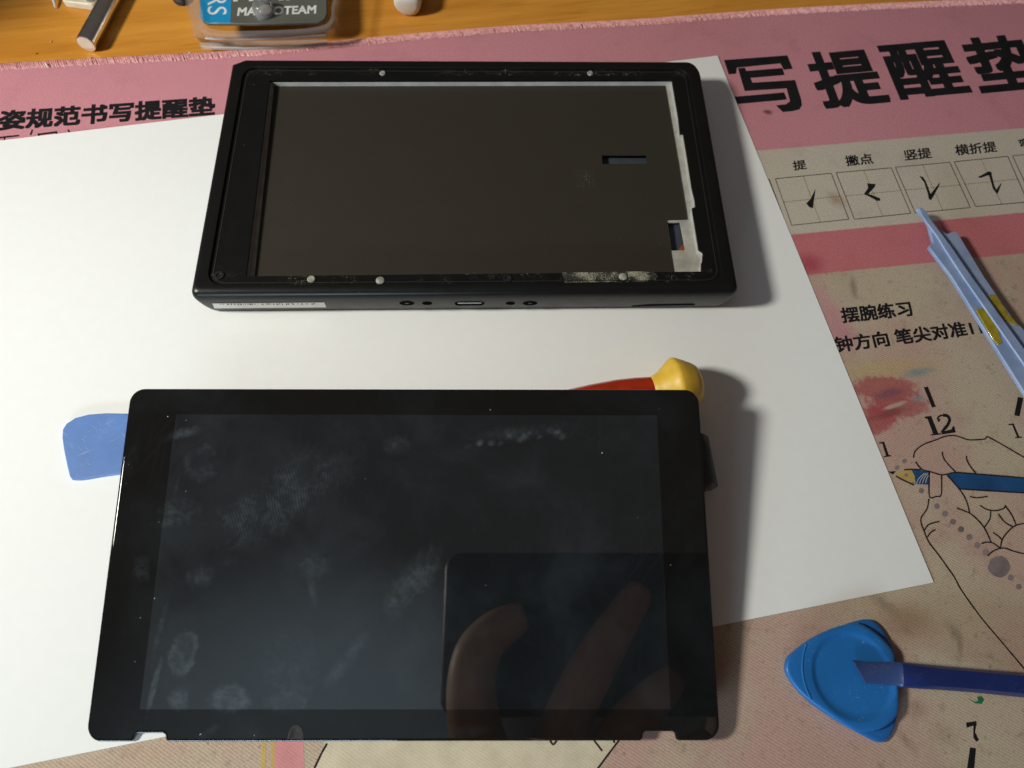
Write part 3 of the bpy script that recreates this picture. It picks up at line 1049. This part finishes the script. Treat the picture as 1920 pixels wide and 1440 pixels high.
M_BEZEL = glass_mat('black_cover_glass', (.0062, .0060, .0060), .22, 1.48)
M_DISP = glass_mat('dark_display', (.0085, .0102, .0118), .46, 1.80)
M_GEDGE = plain('polished_glass_edge', (.010, .011, .012), .12, .8)

# outline with the two notches at the near edge
w2, h2, r = GW / 2, GH / 2, 4.0
nl0, nl1 = guv(249, 1392).x, guv(309, 1392).x
nr0, nr1 = guv(1206, 1388).x, guv(1267, 1388).x
outl = []
for sx, sy, a0 in ((1, 1, 0), (-1, 1, 90), (-1, -1, 180)):
    for k in range(9):
        a = math.radians(a0 + 90 * k / 8)
        outl.append((sx * (w2 - r) + r * math.cos(a), sy * (h2 - r) + r * math.sin(a)))


def notch(x0, x1, d, rr=.9):
    o = []
    o += [(x0 - rr, -h2), (x0 - rr * .3, -h2 + rr * .3), (x0, -h2 + rr)]
    o += [(x0, -h2 + d - rr), (x0 + rr * .3, -h2 + d - rr * .3), (x0 + rr, -h2 + d)]
    o += [(x1 - rr, -h2 + d), (x1 - rr * .3, -h2 + d - rr * .3), (x1, -h2 + d - rr)]
    o += [(x1, -h2 + rr), (x1 + rr * .3, -h2 + rr * .3), (x1 + rr, -h2)]
    return o


outl += notch(nl0, nl1, 2.0) + notch(nr0, nr1, 2.2)
for k in range(9):
    a = math.radians(270 + 90 * k / 8)
    outl.append(((w2 - r) + r * math.cos(a), -(h2 - r) + r * math.sin(a)))


def inset(pts, d):
    n = len(pts); out = []
    for i in range(n):
        a, b, c = Vector(pts[i - 1]), Vector(pts[i]), Vector(pts[(i + 1) % n])
        t1 = (b - a).normalized(); t2 = (c - b).normalized()
        n1 = Vector((-t1.y, t1.x)); n2 = Vector((-t2.y, t2.x))
        m = (n1 + n2); m = m / max(.4, m.dot(n1)) if m.length > 1e-6 else n1
        out.append(b + m * d)
    return out


mb = MB()
R = lambda d, z: [gl(p[0], p[1], z) for p in inset(outl, d)]
mb.loft([R(.25, -1.35), R(0, -1.15), R(0, -.32), R(.10, -.15), R(.24, -.065), R(.70, 0)], True, True)
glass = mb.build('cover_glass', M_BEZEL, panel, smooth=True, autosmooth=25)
for p_ in glass.data.polygons:                       # the two large faces are truly flat
    if len(p_.vertices) > 8: p_.use_smooth = False
# display area
mb = MB()
dp = [guv(x, y) for x, y in ((330, 777), (1232, 779), (1257, 1330), (262, 1330))]
mb.poly([gl(p.x, p.y, .015) for p in dp])
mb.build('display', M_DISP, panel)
# module behind the glass, flex cable, sensor notch
mb = MB()
mb.loft([[gl(x, y, z) for x, y in ((-70, -40), (70, -40), (70, 41), (-70, 41))] for z in (-3.0, -1.4)])
mb.build('display_module', plain('module_grey', (.10, .10, .10), .5), panel)
p = guv(554, 1386)
mb = MB()
rr = []
for s, z in ((1.0, .02), (1.0, .12), (.75, .14), (.7, .05)):
    rr.append([gl(p.x + 2.1 * s * math.cos(a), -h2 + .55 + (3.4 * s * math.sin(a) if math.sin(a) > 0 else 0), z) for a in [math.pi * k / 14 for k in range(15)]])
mb.loft(rr)
mb.build('sensor_window', plain('smoked_plastic', (.035, .033, .032), .25), panel, smooth=True)
M_FLEX = plain('black_flex_film', (.022, .023, .025), .5, .5)
mb = MB()
ctr = [((1290, 842, 11), (1302, 930, 10)), ((1311, 811, 10.5), (1322, 921, 9)), ((1318, 813, 10), (1333, 920, 8.2)), ((1326, 817, 9.2), (1342, 915, 7.2)), ((1328.5, 820, 8.6), (1346.5, 911, 6.4))]
rows = [[at(*(Vector(a) * (1 - k / 6) + Vector(b) * (k / 6))) for k in range(7)] for a, b in ctr]
mb.add([v for r_ in rows for v in r_], [[i * 7 + k, i * 7 + k + 1, (i + 1) * 7 + k + 1, (i + 1) * 7 + k] for i in range(4) for k in range(6)])
fx = mb.build('flex_cable', M_FLEX, panel, smooth=True)
mo = fx.modifiers.new('thickness', 'SOLIDIFY'); mo.thickness = .25 * S
mb = MB(); mb.prism([[at(x, y, 8.9) for x, y in ((1319, 910), (1323, 910), (1326, 921), (1321, 923))]], 8.4, 8.9)
mb.build('amber_tab', plain('amber_film', (.60, .30, .08), .35), fx)

# ------------------------------------------------------------------ screwdriver under the far right corner
SR = 9.2
SZ = .25 + SR
tp_ = at(1266, 671, SZ)
sdir = Vector((math.cos(math.radians(13.5)), math.sin(math.radians(13.5)), 0.06)).normalized()
axp = Vector((tp_.x, tp_.y - SR * 1.085, SZ))
sd = empty('screwdriver', (axp.x - 20, axp.y, .25))
tag(sd, 'red handled screwdriver with a flared yellow butt, mostly hidden under the glass panel', 'screwdriver')
yel = plain('yellow_plastic', (.80, .50, .055), .45, .5, 0, .06, .3, .08, 3, sss=.05)
red = plain('red_plastic', (.38, .028, .008), .22, .5, 0, .15, .2)
capend = at(1311, 735, SZ).x - axp.x
mb = MB()
pr = [(-7.6, 4.4), (-7.4, 4.6), (-6, 5.0), (-4.4, 5.9), (-2.8, 7.3), (-1.2, 8.7), (-.3, 9.25), (.5, 9.2), (2.6, 8.2), (5.0, 6.9), (6.4, 5.9), (7.2, 4.6), (7.6, 2.8), (7.7, .5)]
mb.lathe([(s, r) for s, r in pr], axp, sdir, 8 * 6)
# soft facets of the butt
bt = mb.build('butt_cap', yel, sd, smooth=True)
mb = MB()
mb.lathe([(-72, 2.0), (-71, 3.2), (-60, 3.6), (-48, 4.2), (-36, 4.9), (-26, 5.4), (-18, 5.5), (-12, 5.1), (-7.5, 4.55)], axp, sdir, 48)
mb.build('handle', red, sd, smooth=True)
mb = MB(); mb.lathe([(-125, 1.4), (-124.5, 1.8), (-72, 1.8)], axp, sdir, 20)
mb.build('shaft', plain('steel', (.5, .5, .5), .3, .5, 1), sd, smooth=True)

# ------------------------------------------------------------------ pale blue flat pry tool under the left side
def scratch_plastic(name, color, rough=.4, scr=.5, scol=(.55, .65, .8)):
    t = NT(name)
    v = t.mapped((0, 0, 0), .5, (7, .35, 1)); v2 = t.mapped((0, 0, 0), -.6, (5, .3, 1))
    a = t.n('TexNoise'); a.inputs['Scale'].default_value = 1; a.inputs['Detail'].default_value = 2; t.link(v, a.inputs['Vector'])
    b = t.n('TexNoise'); b.inputs['Scale'].default_value = 1; b.inputs['Detail'].default_value = 2; t.link(v2, b.inputs['Vector'])
    s = t.math('MAXIMUM', t.ramp(a.outputs['Fac'], .62, .70), t.ramp(b.outputs['Fac'], .64, .71))
    s = t.math('MULTIPLY', s, t.ramp(t.noise(.12, 3), .4, .65))
    c = t.mix(t.ramp(t.noise(.08, 4), .3, .7), tuple(x * .92 for x in color), tuple(x * 1.08 for x in color))
    c = t.mix(t.math('MULTIPLY', s, scr), c, scol)
    t.set(color=c, rough=rough, spec=.5, normal=t.bump(t.math('ADD', t.math('MULTIPLY', s, .6), t.noise(1.5, 3)), .12, .1))
    return t.m


M_PALE = scratch_plastic('pale_blue_plastic', (.105, .215, .52), .36, .55, (.42, .52, .72))
z = 1.35
ol = [(430, 790), (245, 775), (200, 774), (166, 776.5), (141, 783), (124, 794), (117, 805), (116, 820), (119, 843), (125, 872), (130, 893), (135, 899.5), (150, 899), (185, 893), (228, 887), (420, 872)]
mb = MB(); mb.prism([[at(x, y, z) for x, y in ol]], .3, z)
o = mb.build('flat_pry_tool', M_PALE, origin=tuple(at(280, 835, .3)), bevel=.35)
tag(o, 'scratched pale blue flat pry tool sticking out from under the left of the panel', 'pry tool')

# ------------------------------------------------------------------ ribbed light blue tool on the right of the mat
def worn_blue():
    t = NT('worn_light_blue_plastic')
    c = t.mix(t.ramp(t.noise(.10, 4), .3, .7), (.21, .30, .51), (.31, .395, .60))
    c = t.mix(t.math('MULTIPLY', t.ramp(t.noise(.5, 5, .7), .52, .68), .35), c, (.34, .40, .55))
    c = t.mix(t.math('MULTIPLY', t.ramp(t.noise(.9, 4, .7), .67, .72), .7), c, (.03, .05, .10))
    t.set(color=c, rough=.38, spec=.5, normal=t.bump(t.noise(.8, 4), .15, .15))
    return t.m


M_WB = worn_blue()
tool = empty('ribbed_pry_tool', at(1850, 590, .1))
tag(tool, 'light blue ribbed plastic pry tool with yellow tape, pointing at the printed practice squares', 'pry tool')
# the tool rises a little towards the right, resting on its lower keel
TT = 6.4
left_wing = [(1722, 388), (1735, 396), (1748, 414), (1768, 440), (1786, 464), (1825, 521), (1920, 652), (2040, 830), (2060, 960), (1920, 735), (1850, 624), (1785, 520), (1750, 474), (1742, 463), (1743, 459), (1750, 456), (1748, 448), (1741, 421), (1730, 404), (1724, 397), (1719, 390)]
right_wing = [(1744, 412), (1755, 425), (1766, 431), (1776, 438), (1781, 436), (1790, 433), (1797, 437), (1806, 452), (1847, 520), (1872, 556), (1901, 598), (1918, 615), (1990, 690), (2060, 790), (2030, 822), (1914, 655), (1817, 521), (1778, 466), (1760, 442)]
RZ = TT - 1.6
mb = MB(); mb.prism([[at(x, y, TT) for x, y in left_wing]], TT - 1.5, TT)
mb.build('wing', M_WB, tool, bevel=.6, seg=3)
mb = MB(); mb.prism([[at(x, y, RZ) for x, y in right_wing]], RZ - 1.2, RZ)
mb.build('wing', M_WB, tool, bevel=.6, seg=3)
rib = [(1722.5, 390), (1728, 388), (1737, 396), (1748, 414), (1768, 440), (1786, 464), (1825, 521), (1920, 652), (2040, 830), (2010, 815), (1920, 683), (1807, 521), (1772, 468), (1757, 443), (1738, 418), (1728, 403)]
mb = MB(); mb.prism([[at(x, y, TT + .7) for x, y in rib]], TT - .2, TT + .7)
mb.build('centre_rib', M_WB, tool, bevel=.35)
keel = [(1762, 446), (1772, 440), (1825, 521), (1920, 655), (2040, 830), (2020, 830), (1920, 680), (1812, 521)]
mb = MB(); mb.prism([[at(x, y, TT - 1.5) for x, y in keel]], .1, TT - 1.45)
mb.build('keel', M_WB, tool)
t = NT('yellow_tape')
c = t.mix(t.ramp(t.noise(.5, 4), .35, .65), (.31, .225, .008), (.40, .32, .025))
t.set(color=c, rough=.16, spec=.6, coat=.6, coatr=.08, normal=t.bump(t.noise(.5, 4), .35, .3))
for l in ([(1830.5, 581), (1834, 578), (1845, 577.5), (1862, 600), (1873, 619), (1880, 643), (1872, 647), (1862, 636), (1850, 616)],
          [(1853.5, 553), (1866, 551), (1878, 567), (1891, 588), (1901, 598), (1912, 612), (1884, 601), (1879, 595), (1866, 574)]):
    tz = TT if l[0][0] < 1850 else RZ
    mb = MB(); mb.prism([[at(x, y, tz + .25) for x, y in l]], tz - .9, tz + .25)
    mb.build('yellow_tape', t.m, tool, bevel=.25)

# ------------------------------------------------------------------ blue picks and dark blue spudger
def pick_mat(name, color):
    t = NT(name)
    c = t.mix(t.ramp(t.noise(.05, 3), .3, .7), tuple(x * .93 for x in color), tuple(x * 1.06 for x in color))
    sc = t.math('MULTIPLY', t.ramp(t.noise(.8, 2, .5, 3.0), .655, .70), t.ramp(t.noise(.09, 3), .45, .62))
    c = t.mix(t.math('MULTIPLY', sc, .5), c, (.25, .45, .70))
    t.set(color=c, rough=.36, spec=.5, normal=t.bump(t.noise(.4, 3), .06, .1), sss=.03)
    return t.m


M_PK = pick_mat('blue_plastic', (.014, .150, .46))
M_PK2 = pick_mat('deep_blue_plastic', (.013, .125, .39))
low = [(140, 700), (150, 630), (190, 580), (340, 470), (510, 388), (690, 330), (765, 325), (815, 347), (865, 400), (905, 470), (950, 560), (968, 660), (985, 830), (985, 990), (962, 1110), (932, 1190), (890, 1236), (840, 1248), (785, 1230), (650, 1160), (430, 1030), (270, 905), (185, 800)]
top = [(138, 670), (152, 615), (195, 570), (330, 468), (490, 392), (640, 350), (700, 358), (765, 392), (840, 446), (905, 515), (947, 575), (962, 660), (986, 830), (986, 1000), (955, 1065), (885, 1128), (800, 1162), (700, 1168), (620, 1142), (430, 1018), (265, 890), (180, 790), (142, 720)]


def pick(name, l, z0, z1, mat, lbl, groove):
    pts = cr([Vector(z4(*p)) for p in l], 4)
    P = [at(p.x, p.y, z1) for p in pts]
    c = sum(P, Vector()) / len(P)
    mb = MB()

    def ring(k, z): return [Vector((c.x + (p.x - c.x) * k, c.y + (p.y - c.y) * k, z)) for p in P]
    rings = [ring(.985, z0), ring(1.0, z0 + .3), ring(1.0, z1 - .45), ring(.975, z1 - .12), ring(.94, z1)]
    if groove:
        gc = at(*z4(642, 748), z1); n = len(P); GRr = 10.6

        def circ(rad, z):
            out = []
            for p in P:
                a = math.atan2(p.y - c.y, p.x - c.x)
                out.append(Vector((gc.x + rad * math.cos(a), gc.y + rad * math.sin(a), z)))
            return out
        rings += [circ(GRr + .9, z1), circ(GRr + .3, z1 - .12), circ(GRr - .25, z1 - .50), circ(GRr - 1.0, z1 - .55), circ(GRr * .6, z1 - .5), circ(GRr * .2, z1 - .5)]
    mb.loft(rings)
    o = mb.build(name, mat, origin=(c.x, c.y, z0), smooth=True, autosmooth=60)
    tag(o, lbl, 'opening pick', 'opening picks stacked on the mat')
    return o


pick('opening_pick', low, .12, 1.5, M_PK2, 'lower blue triangular pick peeking out beneath the top pick at two corners', False)
pk = pick('opening_pick', top, 1.52, 3.5, M_PK, 'upper bright blue triangular pick with round dished centre under the navy spudger tip', True)
# thin ground-off tip of the upper pick
mb = MB()
tipc = cr([Vector(z4(*p)) for p in ((285, 512), (262, 600), (256, 700), (276, 815), (322, 925))], 5, False)
mb.tube([at(p.x, p.y, 3.36) for p in tipc], .34, 8)
mb.build('tip_ridge', M_PK, pk, smooth=True)

M_SPD = scratch_plastic('navy_plastic', (.012, .026, .135), .30, .25, (.10, .14, .30))
SZ0, SZ1 = 3.6, 5.9
spl = empty('spudger', at(1850, 1285, .1))
tag(spl, 'dark navy blue plastic spudger with a chisel tip resting on the upper blue pick', 'spudger')
mb = MB()
ST = []
# stations: (upper px, lower px, z top, z bottom)
for (ux, uy), (lx, ly), zt, zb in (((637, 630), (738, 803), 4.5, 3.55), ((690, 640), (785, 808), 4.45, 3.55), ((800, 644), (880, 814), 4.6, 3.6), ((960, 643), (985, 824), 5.1, 3.6),
                                   ((1010, 645), (1020, 834), 5.8, 3.4), ((1060, 650), (1070, 840), 6.2, 3.2), ((1300, 672), (1300, 852), 6.1, 2.6), ((1600, 698), (1600, 874), 6.0, 2.1),
                                   ((1920, 725), (1920, 906), 5.8, 1.6), ((2500, 775), (2500, 965), 5.4, .6), ((2620, 787), (2620, 975), 5.2, .3)):
    U = at(*z4(ux, uy), zt); Lo = at(*z4(lx, ly), zt)
    d = (Lo - U); e = .14
    ST.append([U + Vector((0, 0, zb - zt)), U + d * .0 + Vector((0, 0, -(zt - zb) * .35)), U + d * e, U + d * .5 + Vector((0, 0, .05)), Lo - d * e, Lo + Vector((0, 0, -(zt - zb) * .35)), Lo + Vector((0, 0, zb - zt))])
mb.loft(ST[4:])
mb.build('blade', M_SPD, spl, smooth=True, autosmooth=50)
mb = MB(); mb.loft(ST[:5])
mb.build('chisel_tip', scratch_plastic('lit_navy_plastic', (.030, .058, .175), .36, .5, (.16, .18, .32)), spl, smooth=True, autosmooth=50)  # lighter navy paints in the light on the sloped tip; scratches are wear

# ------------------------------------------------------------------ things on the wood beyond the mat
# polished steel rod
rod_r = 3.6
E0 = at(161, 83, TZ + rod_r); E1 = at(229, -44, TZ + rod_r)
dr = (E1 - E0).normalized()
rod = empty('steel_rod', (E0.x, E0.y, TZ))
tag(rod, 'polished steel rod with a pale flat end, lying on the wood beyond the mat', 'metal rod')
mb = MB(); mb.lathe([(0, rod_r - .35), (.12, rod_r - .1), (.45, rod_r), (70, rod_r)], E0, dr, 48)
mb.build('rod_body', plain('polished_steel', (.80, .79, .77), .20, .5, 1, .05), rod, smooth=True)
mb = MB(); mb.lathe([(-.03, rod_r - .4), (-.05, rod_r * .4), (.0, rod_r * .12), (.03, .05)], E0, dr, 40)
mb.build('rod_end', plain('brushed_pale_metal', (.82, .74, .62), .45, .5, .3), rod, smooth=True)

# white plastic peg
pr_ = 5.6
P0 = at(764, 2, TZ + pr_)
mb = MB(); mb.lathe([(0, 1.0), (.25, 3.6), (.7, 4.9), (1.4, 5.45), (2.4, 5.6), (40, 5.6)], P0 + Vector((0, -3.0, 0)), (.02, 1, 0), 40)
t = NT('white_ribbed_plastic')
wv = t.n('TexWave', wave_type='BANDS', bands_direction='X'); wv.inputs['Scale'].default_value = .35; wv.inputs['Distortion'].default_value = .6
t.link(t.mapped((0, 0, 0), .15, (1, 1, 1)), wv.inputs['Vector'])
t.set(color=t.mix(wv.outputs['Fac'], (.70, .69, .66), (.80, .79, .77)), rough=.5, normal=t.bump(wv.outputs['Fac'], .15, .1))
tag(mb.build('plastic_peg', t.m, origin=(P0.x, P0.y, TZ), smooth=True), 'white round-ended plastic peg on the wood past the middle of the hem', 'peg')

# clear blister pack
pack = empty('blister_pack', at(500, 40, TZ))
tag(pack, 'clear plastic blister pack holding a grey and blue card with white lettering', 'blister pack')


def clear_mat():
    t = NT('clear_plastic')
    fr = t.n('Fresnel'); fr.inputs['IOR'].default_value = 1.5
    nb = t.bump(t.noise(.12, 3), .5, .8)
    t.link(nb, fr.inputs['Normal'])
    tr = t.n('BsdfTransparent'); tr.inputs['Color'].default_value = (.98, .98, .98, 1)
    gs = t.n('BsdfGlossy'); gs.inputs['Roughness'].default_value = .16; t.link(nb, gs.inputs['Normal'])
    df = t.n('BsdfDiffuse'); df.inputs['Color'].default_value = (.88, .88, .90, 1)
    m0 = t.n('MixShader'); m0.inputs[0].default_value = .13
    t.link(tr.outputs[0], m0.inputs[1]); t.link(df.outputs[0], m0.inputs[2])
    m1 = t.n('MixShader'); t.link(t.math('MULTIPLY', fr.outputs[0], .8, True), m1.inputs[0])
    t.link(m0.outputs[0], m1.inputs[1]); t.link(gs.outputs[0], m1.inputs[2])
    out = t.t.nodes['Material Output']
    t.link(m1.outputs[0], out.inputs['Surface'])
    return t.m


M_CLEAR = clear_mat()
PT = 9.0
card = [(373, -70), (375, 30), (379, 38), (389, 43.5), (470, 44), (595, 42), (608, 36), (613, 26), (612, -70)]
CP = [at(x, y, PT) for x, y in card]
M_CARD = plain('grey_card', (.115, .118, .100), .35, .5, 0, .06)
mb = MB(); mb.prism([CP], PT - 1.2, PT)
cardo = mb.build('card', M_CARD, pack, bevel=.25)
mb = MB(); mb.poly([at(x, y, PT + .03) for x, y in ((373.6, -70), (375.5, 30), (379.5, 37.5), (389.5, 42.8), (432, 43), (436, -70))])
mb.build('blue_panel', plain('cyan_print', (.015, .30, .62), .3, .5, 0, .04), cardo)
mb = MB(); text(mb, 'MACROTEAM', (444.5, 30), (592.5, 25.5), (446.5, 14), PT + .05, .03)
text(mb, 'MINI', (437, 3), (545, 0), (438.5, -17), PT + .05, .03)
mb.build('lettering', plain('white_print', (.72, .72, .70), .4), cardo)
mb = MB(); text(mb, 'DRIVERS', (390, -110), (389, 27), (424, -109), PT + .06, .0)
mb.build('side_lettering', plain('pale_print', (.75, .82, .85), .4), cardo)


def shell_ring(px, z): return [at(x, y, z) for x, y in cr([Vector(p) for p in px], 3)]


b_out = [(352, -90), (360, 50), (366, 72), (385, 82), (440, 85), (560, 82), (615, 76), (636, 66), (641, 40), (634, -90)]
mb = MB()
mb.loft([shell_ring([(x, y - 2) for x, y in b_out], TZ + .3), shell_ring([(500 + (x - 500) * .985, y - 4 if y > 0 else y) for x, y in b_out], TZ + 3.0),
         shell_ring([(500 + (x - 500) * .93, y - 16 if y > 0 else y) for x, y in b_out], PT + .6), shell_ring([(500 + (x - 500) * .90, y - 21 if y > 0 else y) for x, y in b_out], PT + 1.6),
         shell_ring([(500 + (x - 500) * .86, y - 27 if y > 0 else y) for x, y in b_out], PT + 1.8)], False, False)
mb.build('clear_cover', M_CLEAR, pack, smooth=True)
mb = MB()
fl = ((374, 80), (378, 92), (460, 93.5), (545, 91), (612, 84), (614, 74))
mb.prism([[at(x, y, .95) for x, y in fl]], .75, .95)
mb.build('clear_flange', plain('clear_rim', (.62, .60, .60), .15, .5, alpha=.30), pack)
mb = MB(); mb.tube([at(x, y, 1.0) for x, y in ((377, 86), (390, 88.5), (460, 90), (545, 87.5), (610, 80))], .28, 8)
mb.tube([at(x, y, 6.0) for x, y in ((385, 72), (440, 74), (540, 71), (612, 66))], .35, 8)
mb.build('moulded_rib', plain('rib_highlight_white', (.70, .70, .72), .15, .6, alpha=.55), pack, smooth=True)  # whitish colour paints in the highlights along the ribs
# moulded button that holds the lid shut, with a grey stud under it
bc = at(493, 16, PT + 2)
mb = MB(); mb.lathe([(-2, 4.0), (0, 4.0), (1.6, 3.8), (2.6, 3.0), (3.0, 1.6), (3.1, .2)], bc, (0, 0, 1), 32)
mb.build('moulded_button', M_CLEAR, pack, smooth=True)
mb = MB(); mb.lathe([(-1.9, 3.5), (-1.0, 3.5), (-.6, 3.1), (-.5, .2)], bc, (0, 0, 1), 32)
mb.build('stud', plain('grey_stud', (.24, .215, .19), .45), pack, smooth=True)

# cable end, cream case and dark clip at the top edge
mb = MB(); mb.tube([at(104, 14, TZ + .7), at(102, 6, TZ + 1.4), at(99, -4, TZ + 2.2), at(92, -30, TZ + 3.2), at(70, -90, TZ + 1.5)], [.35, .55, .6, .6, .6], 12)
tag(mb.build('white_cable', plain('white_cable_plastic', (.72, .70, .70), .45), origin=tuple(at(104, 14, TZ)), smooth=True), 'thin end of a white cable on the wood left of the steel rod', 'cable')
mb = MB(); mb.prism([[at(x, y, TZ + 3.2) for x, y in ((110, -70), (116, 0), (122, 2.0), (162, 7.5), (172, 7), (178, 2), (184, -60))]], TZ + .05, TZ + 3.2)
cs = mb.build('plastic_case', plain('cream_plastic', (.72, .64, .48), .4), origin=tuple(at(140, -20, TZ)), bevel=.5)
tag(cs, 'cream plastic case with a grey ring behind the steel rod at the top edge', 'case')
mb = MB(); rc = at(170, -2, TZ + 3.3); mb.lathe([(0, 1.9), (.5, 1.9), (.5, 1.1), (0, 1.0)], rc, (0, 0, 1), 24)
mb.build('ring', plain('grey_ring', (.25, .25, .24), .4), cs, smooth=True)
mb = MB(); mb.prism([[at(x, y, TZ + 2.5) for x, y in ((318, -60), (322, -4), (330, 1.5), (341, 2), (348, -3), (350, -60))]], TZ + .05, TZ + 2.5)
tag(mb.build('rubber_foot', plain('dark_rubber', (.03, .022, .02), .6), origin=tuple(at(335, -10, TZ)), bevel=.4), 'small dark rubber piece at the top edge left of the blister pack', 'rubber piece')

# crumbs
def crumb(px, py, z, L, r, ang, color, lbl, name='crumb'):
    c = at(px, py, z); d = Vector((math.cos(math.radians(ang)), math.sin(math.radians(ang)), 0))
    mb = MB()
    mb.lathe([(-L, .05), (-L * .9, r * .5), (-L * .4, r), (L * .2, r * .9), (L * .8, r * .6), (L, .05)], c + Vector((0, 0, r)), d, 10)
    tag(mb.build(name, plain(name, color, .6), origin=tuple(c), smooth=True), lbl, 'crumb')


crumb(88, 122.5, .55, 1.0, .40, -50, (.80, .78, .72), 'white grain like crumb lying on the hem below the steel rod')
crumb(97, 79, TZ, .45, .28, 60, (.62, .55, .45), 'tiny pale crumb on the wood left of the steel rod end')
crumb(69.5, 101, TZ, .5, .16, 40, (.05, .025, .01), 'tiny dark speck on the wood near the hem at left')
crumb(173, 109, TZ, .45, .20, 40, (.03, .02, .015), 'tiny black speck just below the steel rod end')
crumb(356, 100, TZ, .6, .3, 10, (.70, .66, .62), 'small pale crumb between the hem and the blister pack')


# ------------------------------------------------------------------ unseen cup-shaped blocker, added out of view to shade the far left corner
mb = MB()
mb.lathe([(0, 20), (.8, 22.5), (60, 23.5), (128, 25), (129, 24.4), (128, 23.4), (30, 21), (3, 19), (2.8, 1)], (-317, 190, TZ), (0, 0, 1), 40)
tag(mb.build('unseen_shadow_caster', plain('shadow_caster_dark', (.05, .045, .04), .35), origin=(-317, 190, TZ), smooth=True), 'unseen tall dark shape added beside the mat to shade the far left corner', 'shadow caster')

# ------------------------------------------------------------------ the phone and the hand that hold the view, mirrored in the glass
def cm(x, y, z): return CAMP + ROT @ Vector((x, y, z))


mb = MB()
oul = rrect(47, -41, 160, 82, 9, 6)
mb.loft([[cm(47 + (p.x - 47) * k, -41 + (p.y + 41) * k, z + 2.5) for p in oul] for k, z in ((.97, 1.6), (.99, 2.0), (1, 3.0), (1, 8.0), (.985, 9.2))])
ph = mb.build('mobile_phone', plain('satin_black_back', (.006, .006, .007), .45), origin=tuple(cm(47, -41, 4.5)), smooth=True)
tag(ph, 'black phone held above the panel, seen only as a dark reflection in its glass', 'phone')
mb = MB()
fr = [[cm(47 + (p.x - 47) * k, -41 + (p.y + 41) * k, z + 2.5) for p in oul] for k, z in ((1.001, 3.4), (1.006, 4.2), (1.006, 6.8), (1.001, 7.6))]
mb.loft(fr, False, False)
mb.build('side_band', plain('satin_metal_band', (.42, .40, .38), .35, .5, .9), ph, smooth=True)

J = {'arm': ((70, -330, 40), 34), 'wrist': ((50, -205, 12), 28), 'palm': ((42, -165, 2), 36), 'palm2': ((38, -135, -2), 34)}
E_ = [('arm', 'wrist'), ('wrist', 'palm'), ('palm', 'palm2')]


def fing(nm, pts, root='palm2'):
    prev = root
    for i, (x, y, z, r) in enumerate(pts):
        k = f'{nm}{i}'
        J[k] = ((x, y, z), r); E_.append((prev, k)); prev = k


# knuckles a little wider than the bones between them
fing('index', [(6, -122, -3, 17), (-10, -104, -5, 15.5), (-16, -86, -6, 14), (-18, -68, -7, 13.2), (-16, -54, -8, 13), (-9, -45, -8, 11.6), (0, -39, -8, 10), (7, -36, -7, 8.6), (10, -35, -7, 6.4)])
fing('middle', [(22, -112, -4, 15), (24, -94, -6, 13.4), (33, -75, -7, 12.6), (44, -58, -8, 12.6), (53, -45, -8, 11.2), (62, -33, -7, 9.8), (69, -24, -7, 8.6), (72, -20, -7, 6.4)])
fing('ring', [(42, -112, -4, 13.5), (48, -98, -6, 12), (60, -84, -7, 11.6), (72, -74, -7, 10.2), (82, -66, -7, 8.6), (86, -63, -7, 6)])
fing('little', [(62, -118, -3, 12), (74, -108, -5, 10.5), (86, -100, -5, 9.4), (96, -94, -5, 7.8), (100, -92, -5, 5.6)])
fing('thumb', [(80, -150, 12, 16), (98, -124, 18, 12.5), (110, -98, 18, 11), (114, -78, 16, 9)], 'palm')
names = list(J)
hm = bpy.data.meshes.new('person')
hm.from_pydata([cm(*J[k][0]) * S for k in names], [(names.index(a), names.index(b)) for a, b in E_], [])
ho = bpy.data.objects.new('person', hm); col.objects.link(ho)
sk = ho.modifiers.new('skin', 'SKIN')
for i, k in enumerate(names):
    hm.skin_vertices[0].data[i].radius = (J[k][1] * S, J[k][1] * S * (.82 if k[:4] in ('arm', 'wris', 'palm') else 1))
hm.skin_vertices[0].data[names.index('palm')].use_root = True
su = ho.modifiers.new('smooth', 'SUBSURF'); su.levels = 2; su.render_levels = 2
bpy.context.view_layer.update()
fm = bpy.data.meshes.new_from_object(ho.evaluated_get(bpy.context.evaluated_depsgraph_get()))
ho.modifiers.clear(); ho.data = fm
for p in fm.polygons: p.use_smooth = True
fm.materials.append(plain('skin', (.60, .37, .25), .5, .4, 0, .08, .1, .05, 1.5, sss=.05))
tag(ho, 'bare hand holding the phone, seen only as a dim reflection in the glass panel', 'person')
